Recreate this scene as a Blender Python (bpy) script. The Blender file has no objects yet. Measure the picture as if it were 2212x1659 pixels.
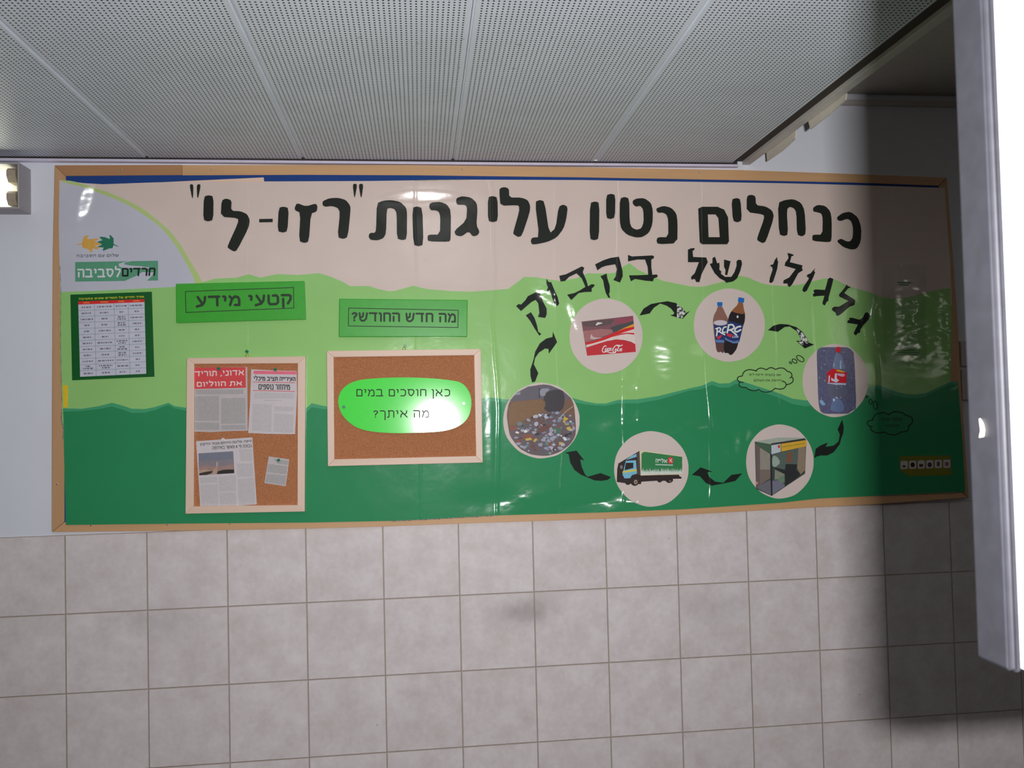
import bpy, bmesh, math, random
from mathutils import Vector, Matrix

random.seed(7)
S = bpy.context.scene
COL = S.collection

# ------------------------------------------------------------------ camera, world, light, exposure
W, H, F = 2212.0, 1659.0, 1818.43
Z0 = 1.25                                    # height of the top of the tiles above the floor
CAM = Vector((0.9047, -2.2631, Z0 + 0.2963))
YAW, PITCH, ROLL = 0.1094, 0.0286, -0.0235
_f = Vector((math.sin(YAW) * math.cos(PITCH), math.cos(YAW) * math.cos(PITCH), math.sin(PITCH)))
_r = Vector((math.cos(YAW), -math.sin(YAW), 0))
_u = _r.cross(_f)
RIGHT = _r * math.cos(ROLL) + _u * math.sin(ROLL)
UP = -_r * math.sin(ROLL) + _u * math.cos(ROLL)
FWD = _f

cd = bpy.data.cameras.new('camera')
cam = bpy.data.objects.new('camera', cd)
COL.objects.link(cam)
cd.sensor_width = 36.0
cd.lens = F / W * 36.0
cd.clip_start = 0.02
cd.clip_end = 50
cd.dof.use_dof = True
cd.dof.focus_distance = 2.25
cd.dof.aperture_fstop = 17.0
cam.matrix_world = Matrix(((RIGHT.x, UP.x, -FWD.x, CAM.x), (RIGHT.y, UP.y, -FWD.y, CAM.y),
                           (RIGHT.z, UP.z, -FWD.z, CAM.z), (0, 0, 0, 1)))
S.camera = cam

wd = bpy.data.worlds.new('world')
wd.use_nodes = True
wd.node_tree.nodes['Background'].inputs[0].default_value = (1.0, 0.90, 0.78, 1)
wd.node_tree.nodes['Background'].inputs[1].default_value = 0.003
S.world = wd

S.view_settings.view_transform = 'Standard'
S.view_settings.look = 'None'
S.view_settings.gamma = 1.0
S.view_settings.exposure = 0.0

# the camera's own flash, a few centimetres right of and above the lens
ld = bpy.data.lights.new('camera_flash', 'AREA')
ld.shape = 'RECTANGLE'
ld.size, ld.size_y = 0.034, 0.016
ld.energy = 28.0
ld.color = (1.0, 0.985, 0.99)
flash = bpy.data.objects.new('camera_flash', ld)
COL.objects.link(flash)
fl = CAM + RIGHT * 0.085 + UP * 0.038 + FWD * 0.012
flash.matrix_world = Matrix(((RIGHT.x, UP.x, -FWD.x, fl.x), (RIGHT.y, UP.y, -FWD.y, fl.y),
                             (RIGHT.z, UP.z, -FWD.z, fl.z), (0, 0, 0, 1)))

# added light out of view, behind and far right of camera, for sleeve glints
glint_ld = bpy.data.lights.new('added_glint_light', 'AREA')
glint_ld.shape = 'RECTANGLE'
glint_ld.size, glint_ld.size_y = 0.7, 0.5
glint_ld.energy = 2.0
glint_ld.color = (1.0, 0.93, 0.84)
glint_light = bpy.data.objects.new('added_glint_light', glint_ld)
COL.objects.link(glint_light)
glint_light.location = (4.4, -3.7, 2.05)
glint_light.rotation_euler = (Vector((1.6, 0, 1.9)) - glint_light.location).to_track_quat('-Z', 'Y').to_euler()

# ------------------------------------------------------------------ helpers
KEX = 0.74                                   # how bright a white surface comes out in the middle of the wall


def lin(c):
    c = c / 255.0
    return c / 12.92 if c <= 0.04045 else ((c + 0.055) / 1.055) ** 2.4


def alb(rgb, k=KEX):
    return tuple(min(0.93, lin(c) / k) for c in rgb) + (1.0,)


def ray(px, py):
    return RIGHT * ((px - W / 2) / F) + UP * (-(py - H / 2) / F) + FWD


def P(px, py, off=0.0):
    """point of the wall (or of a sheet 'off' metres in front of it) seen at a place of the photograph"""
    if callable(off):
        off = off(py)
    d = ray(px, py)
    return CAM + d * ((-off - CAM.y) / d.y)


def PX(px, py, x):
    d = ray(px, py)
    return CAM + d * ((x - CAM.x) / d.x)


def PZ(px, py, z):
    d = ray(px, py)
    return CAM + d * ((z - CAM.z) / d.z)


def Z(x0, y0, s):
    return lambda pts: [(x0 + x / s, y0 + y / s) for x, y in pts]


Z2 = Z(0, 700, 3.16)
Z3 = Z(360, 580, 3.16)
Z4 = Z(380, 380, 3.568)
Z5 = Z(980, 380, 2.4043)
Z6 = Z(1060, 520, 4.424)
Z7 = Z(1460, 520, 4.424)
Z8 = Z(1060, 780, 4.424)
ZR = Z(1480, 780, 3.456)
Z11 = Z(1240, 660, 13.825)
Z12 = Z(1520, 630, 11.06)
Z13 = Z(1740, 740, 9.757)
Z14 = Z(1600, 900, 8.733)
Z15 = Z(1320, 930, 9.759)
Z16 = Z(410, 770, 8.848)
Z17 = Z(410, 930, 8.848)
Z18 = Z(145, 620, 7.9)
Z19 = Z(140, 490, 10.055)
Z20 = Z(1590, 760, 13.01)
Z21 = Z(1860, 560, 6.383)


def cut(pts, n=1, k=0.25):
    for _ in range(n):
        o = []
        for i in range(len(pts)):
            a, b = pts[i], pts[(i + 1) % len(pts)]
            o.append((a[0] + (b[0] - a[0]) * k, a[1] + (b[1] - a[1]) * k))
            o.append((b[0] + (a[0] - b[0]) * k, b[1] + (a[1] - b[1]) * k))
        pts = o
    return pts


def ellipse(cx, cy, rx, ry, rot=0.0, n=48):
    c, s = math.cos(rot), math.sin(rot)
    return [(cx + rx * math.cos(a) * c - ry * math.sin(a) * s, cy + rx * math.cos(a) * s + ry * math.sin(a) * c)
            for a in [2 * math.pi * i / n for i in range(n)]]


def spline(pts, per=6):
    o = []
    for i in range(len(pts) - 1):
        p0, p1, p2, p3 = pts[max(i - 1, 0)], pts[i], pts[i + 1], pts[min(i + 2, len(pts) - 1)]
        for k in range(per):
            t = k / per
            o.append(tuple(0.5 * (2 * p1[j] + (p2[j] - p0[j]) * t + (2 * p0[j] - 5 * p1[j] + 4 * p2[j] - p3[j]) * t * t
                                  + (3 * p1[j] - p0[j] - 3 * p2[j] + p3[j]) * t ** 3) for j in (0, 1)))
    o.append(pts[-1])
    return o


def stroke(pts, w, smooth=True, cap=True):
    """outline of a pen stroke"""
    if smooth and len(pts) > 2:
        pts = spline(pts)
    n = len(pts)
    L, R = [], []
    for i in range(n):
        a, b = pts[max(i - 1, 0)], pts[min(i + 1, n - 1)]
        dx, dy = b[0] - a[0], b[1] - a[1]
        l = math.hypot(dx, dy) or 1
        nx, ny = -dy / l * w / 2, dx / l * w / 2
        L.append((pts[i][0] + nx, pts[i][1] + ny))
        R.append((pts[i][0] - nx, pts[i][1] - ny))
    out = list(L)

    def arc(c, a0):
        return [(c[0] + w / 2 * math.cos(a0 - math.pi * k / 5), c[1] + w / 2 * math.sin(a0 - math.pi * k / 5))
                for k in range(1, 5)]
    if cap:
        out += arc(pts[-1], math.atan2(L[-1][1] - pts[-1][1], L[-1][0] - pts[-1][0]))
    out += R[::-1]
    if cap:
        out += arc(pts[0], math.atan2(R[0][1] - pts[0][1], R[0][0] - pts[0][0]))
    return out


def origin_of(p):
    return Vector((0, 0, 0)) if p is None else Vector(p['_o'])


def link(name, bm, mats, parent=None, smooth=False):
    """one mesh object; bm is in world coordinates"""
    if not isinstance(mats, (list, tuple)):
        mats = [mats]
    if parent is None:
        mn = Vector([min(v.co[i] for v in bm.verts) for i in range(3)])
        mx = Vector([max(v.co[i] for v in bm.verts) for i in range(3)])
        o_ = (mn + mx) / 2
        o_.z = mn.z
    else:
        o_ = origin_of(parent)
    bmesh.ops.translate(bm, verts=bm.verts, vec=-o_)
    me = bpy.data.meshes.new(name)
    bm.to_mesh(me)
    bm.free()
    for m in mats:
        me.materials.append(m)
    if smooth:
        for p in me.polygons:
            p.use_smooth = True
    ob = bpy.data.objects.new(name, me)
    COL.objects.link(ob)
    if parent is None:
        ob.location = o_
    else:
        ob.parent = parent
    ob['_o'] = tuple(o_)
    return ob


def tag(o, label, cat, group=None):
    o['label'] = label
    o['category'] = cat
    if group:
        o['group'] = group
    return o


def thing(name, label, cat, loc, group=None):
    o = bpy.data.objects.new(name, None)
    o.empty_display_size = 0.02
    COL.objects.link(o)
    o.location = loc
    o['_o'] = tuple(loc)
    return tag(o, label, cat, group)


def struct(o):
    o['kind'] = 'structure'
    return o


def add_poly(bm, pts3, th=0.0, mi=0):
    """a flat sheet with its front at pts3 and thickness th behind it"""
    fr = [bm.verts.new(p) for p in pts3]
    fs = []
    try:
        f = bm.faces.new(fr)
    except ValueError:
        return
    f.normal_update()
    if f.normal.y > 0:
        f.normal_flip()
    fs.append(f)
    if th > 0:
        bk = [bm.verts.new(Vector(p) + Vector((0, th, 0))) for p in pts3]
        b = bm.faces.new(bk)
        b.normal_update()
        if b.normal.y < 0:
            b.normal_flip()
        fs.append(b)
        n = len(fr)
        ccw = f.verts[0] == fr[0] and f.verts[1] == fr[1]
        for i in range(n):
            j = (i + 1) % n
            q = [fr[i], bk[i], bk[j], fr[j]]
            if not ccw:
                q.reverse()
            fs.append(bm.faces.new(q))
    for f in fs:
        f.material_index = mi
    big = [f for f in fs if len(f.verts) > 4]
    if big:
        bmesh.ops.triangulate(bm, faces=big, ngon_method='EAR_CLIP')


def sheet(name, polys, off, th, m, parent=None, smooth=False):
    """polys: one outline or a list of outlines, in pixels of the photograph, lying 'off' in front of the wall"""
    if isinstance(polys[0][0], (int, float)):
        polys = [polys]
    bm = bmesh.new()
    for k, pl in enumerate(polys):
        add_poly(bm, [P(x, y, off + (k % 6) * 0.000015) if not callable(off) else P(x, y, off) for x, y in pl], th)
    return link(name, bm, m, parent, smooth)


def printed(name, items, off, parent, step=0.00004):
    """a flat print: outlines of several inks, later ones over earlier ones, in one mesh"""
    bm = bmesh.new()
    mats = []
    for k, (m, pl) in enumerate(items):
        if m not in mats:
            mats.append(m)
        add_poly(bm, [P(x, y, off + step * (k + 1)) for x, y in pl], 0, mats.index(m))
    return link(name, bm, mats, parent)


def box_bm(bm, a, b, mi=0):
    x0, y0, z0 = a
    x1, y1, z1 = b
    v = [bm.verts.new(p) for p in ((x0, y0, z0), (x1, y0, z0), (x1, y1, z0), (x0, y1, z0),
                                   (x0, y0, z1), (x1, y0, z1), (x1, y1, z1), (x0, y1, z1))]
    fs = [bm.faces.new([v[i] for i in q]) for q in
          ((0, 3, 2, 1), (4, 5, 6, 7), (0, 1, 5, 4), (1, 2, 6, 5), (2, 3, 7, 6), (3, 0, 4, 7))]
    for f in fs:
        f.material_index = mi
    return fs


def box(name, a, b, m, parent=None, bev=0.0):
    bm = bmesh.new()
    box_bm(bm, a, b)
    if bev:
        bmesh.ops.bevel(bm, geom=bm.edges[:], offset=bev, segments=2, affect='EDGES', profile=0.6)
    return link(name, bm, m, parent)


def prism(name, pts3, vec, m, parent=None, bev=0.0):
    """polygon pts3 swept along vec"""
    bm = bmesh.new()
    vec = Vector(vec)
    a = [bm.verts.new(p) for p in pts3]
    b = [bm.verts.new(Vector(p) + vec) for p in pts3]
    bm.faces.new(a)
    bm.faces.new(b[::-1])
    n = len(a)
    for i in range(n):
        j = (i + 1) % n
        bm.faces.new((a[j], a[i], b[i], b[j]))
    bmesh.ops.recalc_face_normals(bm, faces=bm.faces[:])
    if bev:
        bmesh.ops.bevel(bm, geom=bm.edges[:], offset=bev, segments=2, affect='EDGES', profile=0.6)
    return link(name, bm, m, parent)


def tube_bm(bm, a, b, r0, r1=None, n=16, mi=0):
    a, b = Vector(a), Vector(b)
    r1 = r0 if r1 is None else r1
    ax = (b - a).normalized()
    t = Vector((0, 0, 1)) if abs(ax.z) < 0.9 else Vector((1, 0, 0))
    u = ax.cross(t).normalized()
    w = ax.cross(u)
    ra = [bm.verts.new(a + (u * math.cos(q) + w * math.sin(q)) * r0) for q in [2 * math.pi * i / n for i in range(n)]]
    rb = [bm.verts.new(b + (u * math.cos(q) + w * math.sin(q)) * r1) for q in [2 * math.pi * i / n for i in range(n)]]
    fs = [bm.faces.new((ra[i], rb[i], rb[(i + 1) % n], ra[(i + 1) % n])) for i in range(n)]
    fs.append(bm.faces.new(ra))
    fs.append(bm.faces.new(rb[::-1]))
    for f in fs:
        f.material_index = mi


def heb(s):
    return s[::-1]


GLYPH = {
    'א': [[(.05, 0), (.75, 1)], [(.7, 0), (.68, .35), (.45, .58)], [(.3, .4), (.1, .62), (.08, 1)]],
    'ב': [[(.05, 0), (.5, 0), (.6, .12), (.6, 1)], [(0, 1), (.74, 1)]],
    'ג': [[(.05, 0), (.3, 0), (.36, .15), (.38, .7), (.45, 1)], [(.38, .65), (.2, .8), (.02, 1)]],
    'ד': [[(0, 0), (.7, 0)], [(.56, 0), (.56, 1)]],
    'ה': [[(.02, 0), (.55, 0), (.65, .12), (.65, 1)], [(.1, .42), (.1, 1)]],
    'ו': [[(.02, 0), (.13, .02), (.18, .12), (.18, 1)]],
    'ז': [[(0, 0), (.4, 0)], [(.22, 0), (.2, 1)]],
    'ח': [[(.07, 1), (.07, 0), (.55, 0), (.65, .12), (.65, 1)]],
    'ט': [[(.05, 0), (.05, .8), (.15, 1), (.55, 1), (.68, .8), (.68, .2), (.58, 0), (.35, .03)]],
    'י': [[(.02, 0), (.13, .02), (.16, .12), (.14, .45)]],
    'כ': [[(.05, 0), (.4, 0), (.58, .2), (.58, .8), (.4, 1), (.05, 1)]],
    'ל': [[(.08, -.38), (.08, 0), (.55, 0), (.56, .3), (.25, 1)]],
    'מ': [[(.03, 0), (.2, .28), (.05, 1)], [(.2, .28), (.4, .02), (.6, .1), (.68, .35), (.68, 1), (.38, 1)]],
    'נ': [[(.1, 0), (.3, 0), (.4, .12), (.4, 1), (0, 1)]],
    'ס': [[(.0, 0), (.55, 0), (.7, .2), (.66, .6), (.4, 1), (.2, .85), (.1, .5), (.12, 0)]],
    'ע': [[(.1, 0), (.42, .85)], [(.6, 0), (.55, .55), (.4, .9), (.02, 1.08)]],
    'פ': [[(.3, .5), (.14, .5), (.1, .1), (.2, 0), (.45, 0), (.62, .2), (.62, .8), (.45, 1), (.03, 1)]],
    'צ': [[(.05, 0), (.6, .98)], [(.6, 0), (.56, .35), (.35, .5)], [(.02, 1), (.62, 1)]],
    'ק': [[(.02, 0), (.5, 0), (.62, .12), (.6, .5), (.42, .95)], [(.1, .42), (.1, 1.35)]],
    'ר': [[(.02, 0), (.4, 0), (.55, .15), (.55, 1)]],
    'ש': [[(.05, 0), (.12, .8), (.25, 1), (.5, 1), (.7, .75), (.8, 0)], [(.42, 0), (.38, .45), (.14, .6)]],
    'ת': [[(0, 1), (.12, 1), (.17, .8), (.17, 0)], [(.08, 0), (.55, 0), (.68, .14), (.68, 1)]],
    'ם': [[(.06, 0), (.5, 0), (.64, .14), (.64, 1), (.06, 1), (.06, 0)]],
    'ן': [[(.02, 0), (.13, .02), (.17, .12), (.17, 1.4)]],
    'ך': [[(.02, 0), (.4, 0), (.55, .14), (.55, 1.4)]],
    '?': [[(.02, .12), (.2, -.02), (.42, .08), (.42, .3), (.22, .5), (.2, .68)], [(.2, .95), (.2, 1)]],
    '!': [[(.1, 0), (.1, .7)], [(.1, .95), (.1, 1)]],
    ':': [[(.1, .3), (.1, .38)], [(.1, .92), (.1, 1)]],
    ',': [[(.12, .95), (.06, 1.2)]],
    '"': [[(.05, -.02), (.05, .3)], [(.22, -.02), (.22, .3)]],
    '4': [[(.4, 1), (.4, 0), (.02, .65), (.58, .65)]],
}


def pen(name, s, quad, off, m, parent, w):
    """a line of Hebrew drawn with a round pen of width w pixels; s is in left-to-right order"""
    x = 0.0
    lines = []
    for ch in s:
        if ch == ' ':
            x += 0.42
            continue
        g = GLYPH[ch]
        mx = max(p[0] for st in g for p in st)
        lines += [[(x + p[0], p[1]) for p in st] for st in g]
        x += mx + 0.26
    xs = [p[0] for l in lines for p in l]
    ys = [p[1] for l in lines for p in l]
    x0, x1, y0, y1 = min(xs), max(xs), min(ys), max(ys)
    tl, tr, br, bl = [Vector(q) for q in quad]
    ux, uy = (tr - tl).normalized() * (w / 2), (bl - tl).normalized() * (w / 2)
    tl, tr, br, bl = tl + ux + uy, tr - ux + uy, br - ux - uy, bl + ux - uy
    bm = bmesh.new()
    cnt_ = 0
    for l in lines:
        q = []
        for p in l:
            a, b = (p[0] - x0) / (x1 - x0), (p[1] - y0) / (y1 - y0)
            q.append(tuple((tl * (1 - a) + tr * a) * (1 - b) + (bl * (1 - a) + br * a) * b))
        for k in range(len(q) - 1):
            add_poly(bm, [P(a, b, off) - Vector((0, (cnt_ % 7) * 0.000015, 0)) for a, b in stroke([q[k], q[k + 1]], w, False)])
            cnt_ += 1
    return link(name, bm, m, parent)


def text(name, s, quad, off, m, parent, bold=0.0, shear=0.0):
    """lettering fitted into the four-cornered patch quad = TL, TR, BR, BL (pixels of the photograph)"""
    cu = bpy.data.curves.new('t', 'FONT')
    cu.body = s
    cu.resolution_u = 4
    cu.offset = bold
    cu.shear = shear
    to = bpy.data.objects.new('t', cu)
    COL.objects.link(to)
    bpy.context.view_layer.update()
    me = bpy.data.meshes.new_from_object(to.evaluated_get(bpy.context.evaluated_depsgraph_get()))
    bpy.data.objects.remove(to)
    bpy.data.curves.remove(cu)
    xs = [v.co.x for v in me.vertices]
    ys = [v.co.y for v in me.vertices]
    x0, x1, y0, y1 = min(xs), max(xs), min(ys), max(ys)
    tl, tr, br, bl = quad
    bm = bmesh.new()
    bm.from_mesh(me)
    bpy.data.meshes.remove(me)
    for v in bm.verts:
        a, b = (v.co.x - x0) / (x1 - x0), (y1 - v.co.y) / (y1 - y0)
        px = [(tl[i] * (1 - a) + tr[i] * a) * (1 - b) + (bl[i] * (1 - a) + br[i] * a) * b for i in (0, 1)]
        v.co = P(px[0], px[1], off)
    for f in bm.faces:
        f.normal_update()
        if f.normal.y > 0:
            f.normal_flip()
    return link(name, bm, m, parent)


# ------------------------------------------------------------------ materials
class N:
    def __init__(s, m):
        s.t = m.node_tree
        s.b = s.t.nodes['Principled BSDF']

    def n(s, k, **kw):
        x = s.t.nodes.new(k)
        for a, b in kw.items():
            setattr(x, a, b)
        return x

    def l(s, a, b):
        s.t.links.new(a, b)

    def math(s, op, a, b=None, c=None, clamp=False):
        x = s.n('ShaderNodeMath', operation=op, use_clamp=clamp)
        for i, v in enumerate((a, b, c)):
            if v is None:
                continue
            if isinstance(v, (int, float)):
                x.inputs[i].default_value = v
            else:
                s.l(v, x.inputs[i])
        return x.outputs[0]

    def mix(s, fac, a, b, blend='MIX'):
        x = s.n('ShaderNodeMix', data_type='RGBA', blend_type=blend)
        for i, v in ((0, fac), (6, a), (7, b)):
            if isinstance(v, (int, float)):
                x.inputs[i].default_value = v
            elif isinstance(v, tuple):
                x.inputs[i].default_value = v
            else:
                s.l(v, x.inputs[i])
        return x.outputs[2]

    def noise(s, vec, scale, detail=3.0, rough=0.5):
        x = s.n('ShaderNodeTexNoise')
        x.inputs['Scale'].default_value = scale
        x.inputs['Detail'].default_value = detail
        x.inputs['Roughness'].default_value = rough
        s.l(vec, x.inputs['Vector'])
        return x

    def map(s, vec, sc=(1, 1, 1), loc=(0, 0, 0), rot=(0, 0, 0)):
        x = s.n('ShaderNodeMapping')
        x.inputs['Scale'].default_value = sc
        x.inputs['Location'].default_value = loc
        x.inputs['Rotation'].default_value = rot
        s.l(vec, x.inputs['Vector'])
        return x.outputs[0]


def newmat(name):
    m = bpy.data.materials.new(name)
    m.use_nodes = True
    return m, N(m)


def plain(name, rgb, rough=0.6, spec=0.4, metal=0.0, mottle=0.05, mscale=60.0, coat=0.0, crough=0.1):
    m, g = newmat(name)
    pos = g.n('ShaderNodeNewGeometry').outputs['Position']
    c = alb(rgb)
    nz = g.noise(pos, mscale)
    d = tuple(x * (1 - 2 * mottle) for x in c[:3]) + (1,)
    g.l(g.mix(nz.outputs['Fac'], d, tuple(min(1, x * (1 + 2 * mottle)) for x in c[:3]) + (1,)), g.b.inputs['Base Color'])
    g.b.inputs['Roughness'].default_value = rough
    g.b.inputs['Specular IOR Level'].default_value = spec
    g.b.inputs['Metallic'].default_value = metal
    g.b.inputs['Coat Weight'].default_value = coat
    g.b.inputs['Coat Roughness'].default_value = crough
    return m


def glow(name, rgb, strength):
    m, g = newmat(name)
    g.b.inputs['Base Color'].default_value = rgb + (1,)
    g.b.inputs['Emission Color'].default_value = rgb + (1,)
    g.b.inputs['Emission Strength'].default_value = strength
    return m


def wrinkle_group():
    """height of the crinkled clear film that covers the mural, in metres, over the place on the wall"""
    t = bpy.data.node_groups.new('film_height', 'ShaderNodeTree')
    t.interface.new_socket('Height', in_out='OUTPUT', socket_type='NodeSocketFloat')

    class G(N):
        def __init__(s, tt):
            s.t = tt
    g = G(t)
    out = g.n('NodeGroupOutput')
    pos = g.n('ShaderNodeNewGeometry').outputs['Position']
    sep = g.n('ShaderNodeSeparateXYZ')
    g.l(pos, sep.inputs[0])
    x, z = sep.outputs['X'], sep.outputs['Z']
    h = g.math('MULTIPLY', g.noise(pos, 7.0, 1.5).outputs['Fac'], 0.0035)
    h = g.math('ADD', h, g.math('MULTIPLY', g.noise(pos, 38.0, 2.0).outputs['Fac'], 0.00035))
    wob = g.math('MULTIPLY', g.math('SUBTRACT', g.noise(pos, 3.0, 3.0).outputs['Fac'], 0.5), 0.05)
    xw = g.math('ADD', x, wob)
    # upright creases of the film
    for px, amp, w in ((214, .0004, .004), (541, .0012, .0024), (905, .0004, .004), (1066, .0013, .004), (1200, .0004, .004),
                       (1340, .0010, .0035), (1372, .0006, .004), (1522, .0014, .0035), (1672, .0006, .004),
                       (1752, .0006, .004), (1886, .0016, .005)):
        d = g.math('DIVIDE', g.math('SUBTRACT', xw, P(px, 750).x), w)
        e = g.math('EXPONENT', g.math('MULTIPLY', g.math('MULTIPLY', d, d), -1.0))
        h = g.math('ADD', h, g.math('MULTIPLY', e, amp))
    # buckled places, each a shallow facet of the loose film with fine creases running over it:
    # pixel x, y, radius x, z, lean in x, z (rise per metre), height of the creases, their scale, angle, stretch
    for px, py, rx, rz, lx, lz, amp, sc, ang, st in (
            (1435, 775, .080, .085, .27, .095, .0075, 24, 0.75, .16), (1300, 915, .075, .030, .196, .026, .0040, 26, 0.15, .35),
            (1375, 912, .075, .030, .235, .026, .0040, 26, 0.15, .35), (1452, 930, .070, .028, .270, .016, .0040, 26, 0.15, .35),
            (1180, 640, .050, .040, .135, .175, .0030, 34, 0.6, .6), (1878, 690, .040, .085, .495, .158, .0045, 34, 1.4, .4),
            (1985, 690, .060, .100, -.06, .03, .0100, 36, 0.2, .5), (2045, 740, .022, .090, -.06, .03, .0070, 55, 0.2, .5),
            (188, 440, .050, .085, -.415, .300, .0045, 24, 1.45, .14), (1120, 1080, .100, .030, .10, -.07, .0030, 34, 0.3, .6),
            (915, 425, .110, .035, -.015, .285, .0034, 20, 1.3, .4), (1056, 960, .012, .110, .06, 0, .0010, 30, 1.5, .4),
            (1330, 1085, .150, .025, .22, -.08, .0030, 30, 0.2, .6), (1238, 690, .020, .050, .165, .14, .0020, 30, 1.2, .3),
            (1370, 835, .050, .012, .235, .065, .0020, 40, 0.1, .4), (1590, 960, .030, .040, .34, 0.0, .0030, 26, 0.8, .4)):
        c = P(px, py)
        dx = g.math('SUBTRACT', x, c.x)
        dz = g.math('SUBTRACT', z, c.z)
        ex, ez = g.math('DIVIDE', dx, rx), g.math('DIVIDE', dz, rz)
        r2 = g.math('ADD', g.math('MULTIPLY', ex, ex), g.math('MULTIPLY', ez, ez))
        e = g.math('EXPONENT', g.math('MULTIPLY', r2, -1.0))
        v = g.map(pos, (st, 1, 1), (0, 0, 0), (0, ang, 0))
        q = g.math('ADD', g.math('MULTIPLY', dx, lx), g.math('MULTIPLY', dz, lz))
        q = g.math('ADD', q, g.math('MULTIPLY', g.noise(v, sc, 1.5).outputs['Fac'], amp))
        h = g.math('ADD', h, g.math('MULTIPLY', q, e))
    g.l(h, out.inputs[0])
    return t


WR = wrinkle_group()


def film(name, rgb, mottle=0.03, coat=1.0, crough=0.145, bump=1.0):
    """coloured paper under the crinkled clear film"""
    m, g = newmat(name)
    pos = g.n('ShaderNodeNewGeometry').outputs['Position']
    c = alb(rgb)
    nz = g.noise(pos, 9.0, 4.0)
    d = tuple(x * (1 - 2 * mottle) for x in c[:3]) + (1,)
    e = tuple(min(1, x * (1 + 2 * mottle)) for x in c[:3]) + (1,)
    g.l(g.mix(nz.outputs['Fac'], d, e), g.b.inputs['Base Color'])
    g.b.inputs['Roughness'].default_value = 0.6
    g.b.inputs['Specular IOR Level'].default_value = 0.2
    g.b.inputs['Coat Weight'].default_value = coat
    g.b.inputs['Coat Roughness'].default_value = crough
    w = g.n('ShaderNodeGroup')
    w.node_tree = WR
    b = g.n('ShaderNodeBump')
    b.inputs['Strength'].default_value = 1.0
    b.inputs['Distance'].default_value = bump
    g.l(w.outputs[0], b.inputs['Height'])
    g.l(b.outputs[0], g.b.inputs['Coat Normal'])
    return m


def wood(name, rgb, along, dark=0.12):
    m, g = newmat(name)
    pos = g.n('ShaderNodeNewGeometry').outputs['Position']
    sc = {'x': (3, 60, 60), 'z': (60, 60, 3)}[along]
    v = g.map(pos, sc)
    a = g.noise(v, 1.0, 6.0, 0.6)
    c = alb(rgb)
    d = tuple(x * (1 - 2.2 * dark) for x in c[:3]) + (1,)
    e = tuple(min(1, x * (1 + 2.2 * dark)) for x in c[:3]) + (1,)
    g.l(g.mix(a.outputs['Fac'], d, e), g.b.inputs['Base Color'])
    g.b.inputs['Roughness'].default_value = 0.45
    return m


def cork_mat():
    m, g = newmat('cork')
    pos = g.n('ShaderNodeNewGeometry').outputs['Position']
    v = g.n('ShaderNodeTexVoronoi')
    v.inputs['Scale'].default_value = 420
    g.l(pos, v.inputs['Vector'])
    a = g.noise(pos, 260, 3.0)
    k = g.math('ADD', g.math('MULTIPLY', v.outputs['Color'], 0.5), g.math('MULTIPLY', a.outputs['Fac'], 0.5))
    g.l(g.mix(k, alb((128, 76, 46)), alb((188, 126, 84))), g.b.inputs['Base Color'])
    g.b.inputs['Roughness'].default_value = 0.85
    b = g.n('ShaderNodeBump')
    b.inputs['Distance'].default_value = 0.0006
    g.l(a.outputs['Fac'], b.inputs['Height'])
    g.l(b.outputs[0], g.b.inputs['Normal'])
    return m


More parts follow.
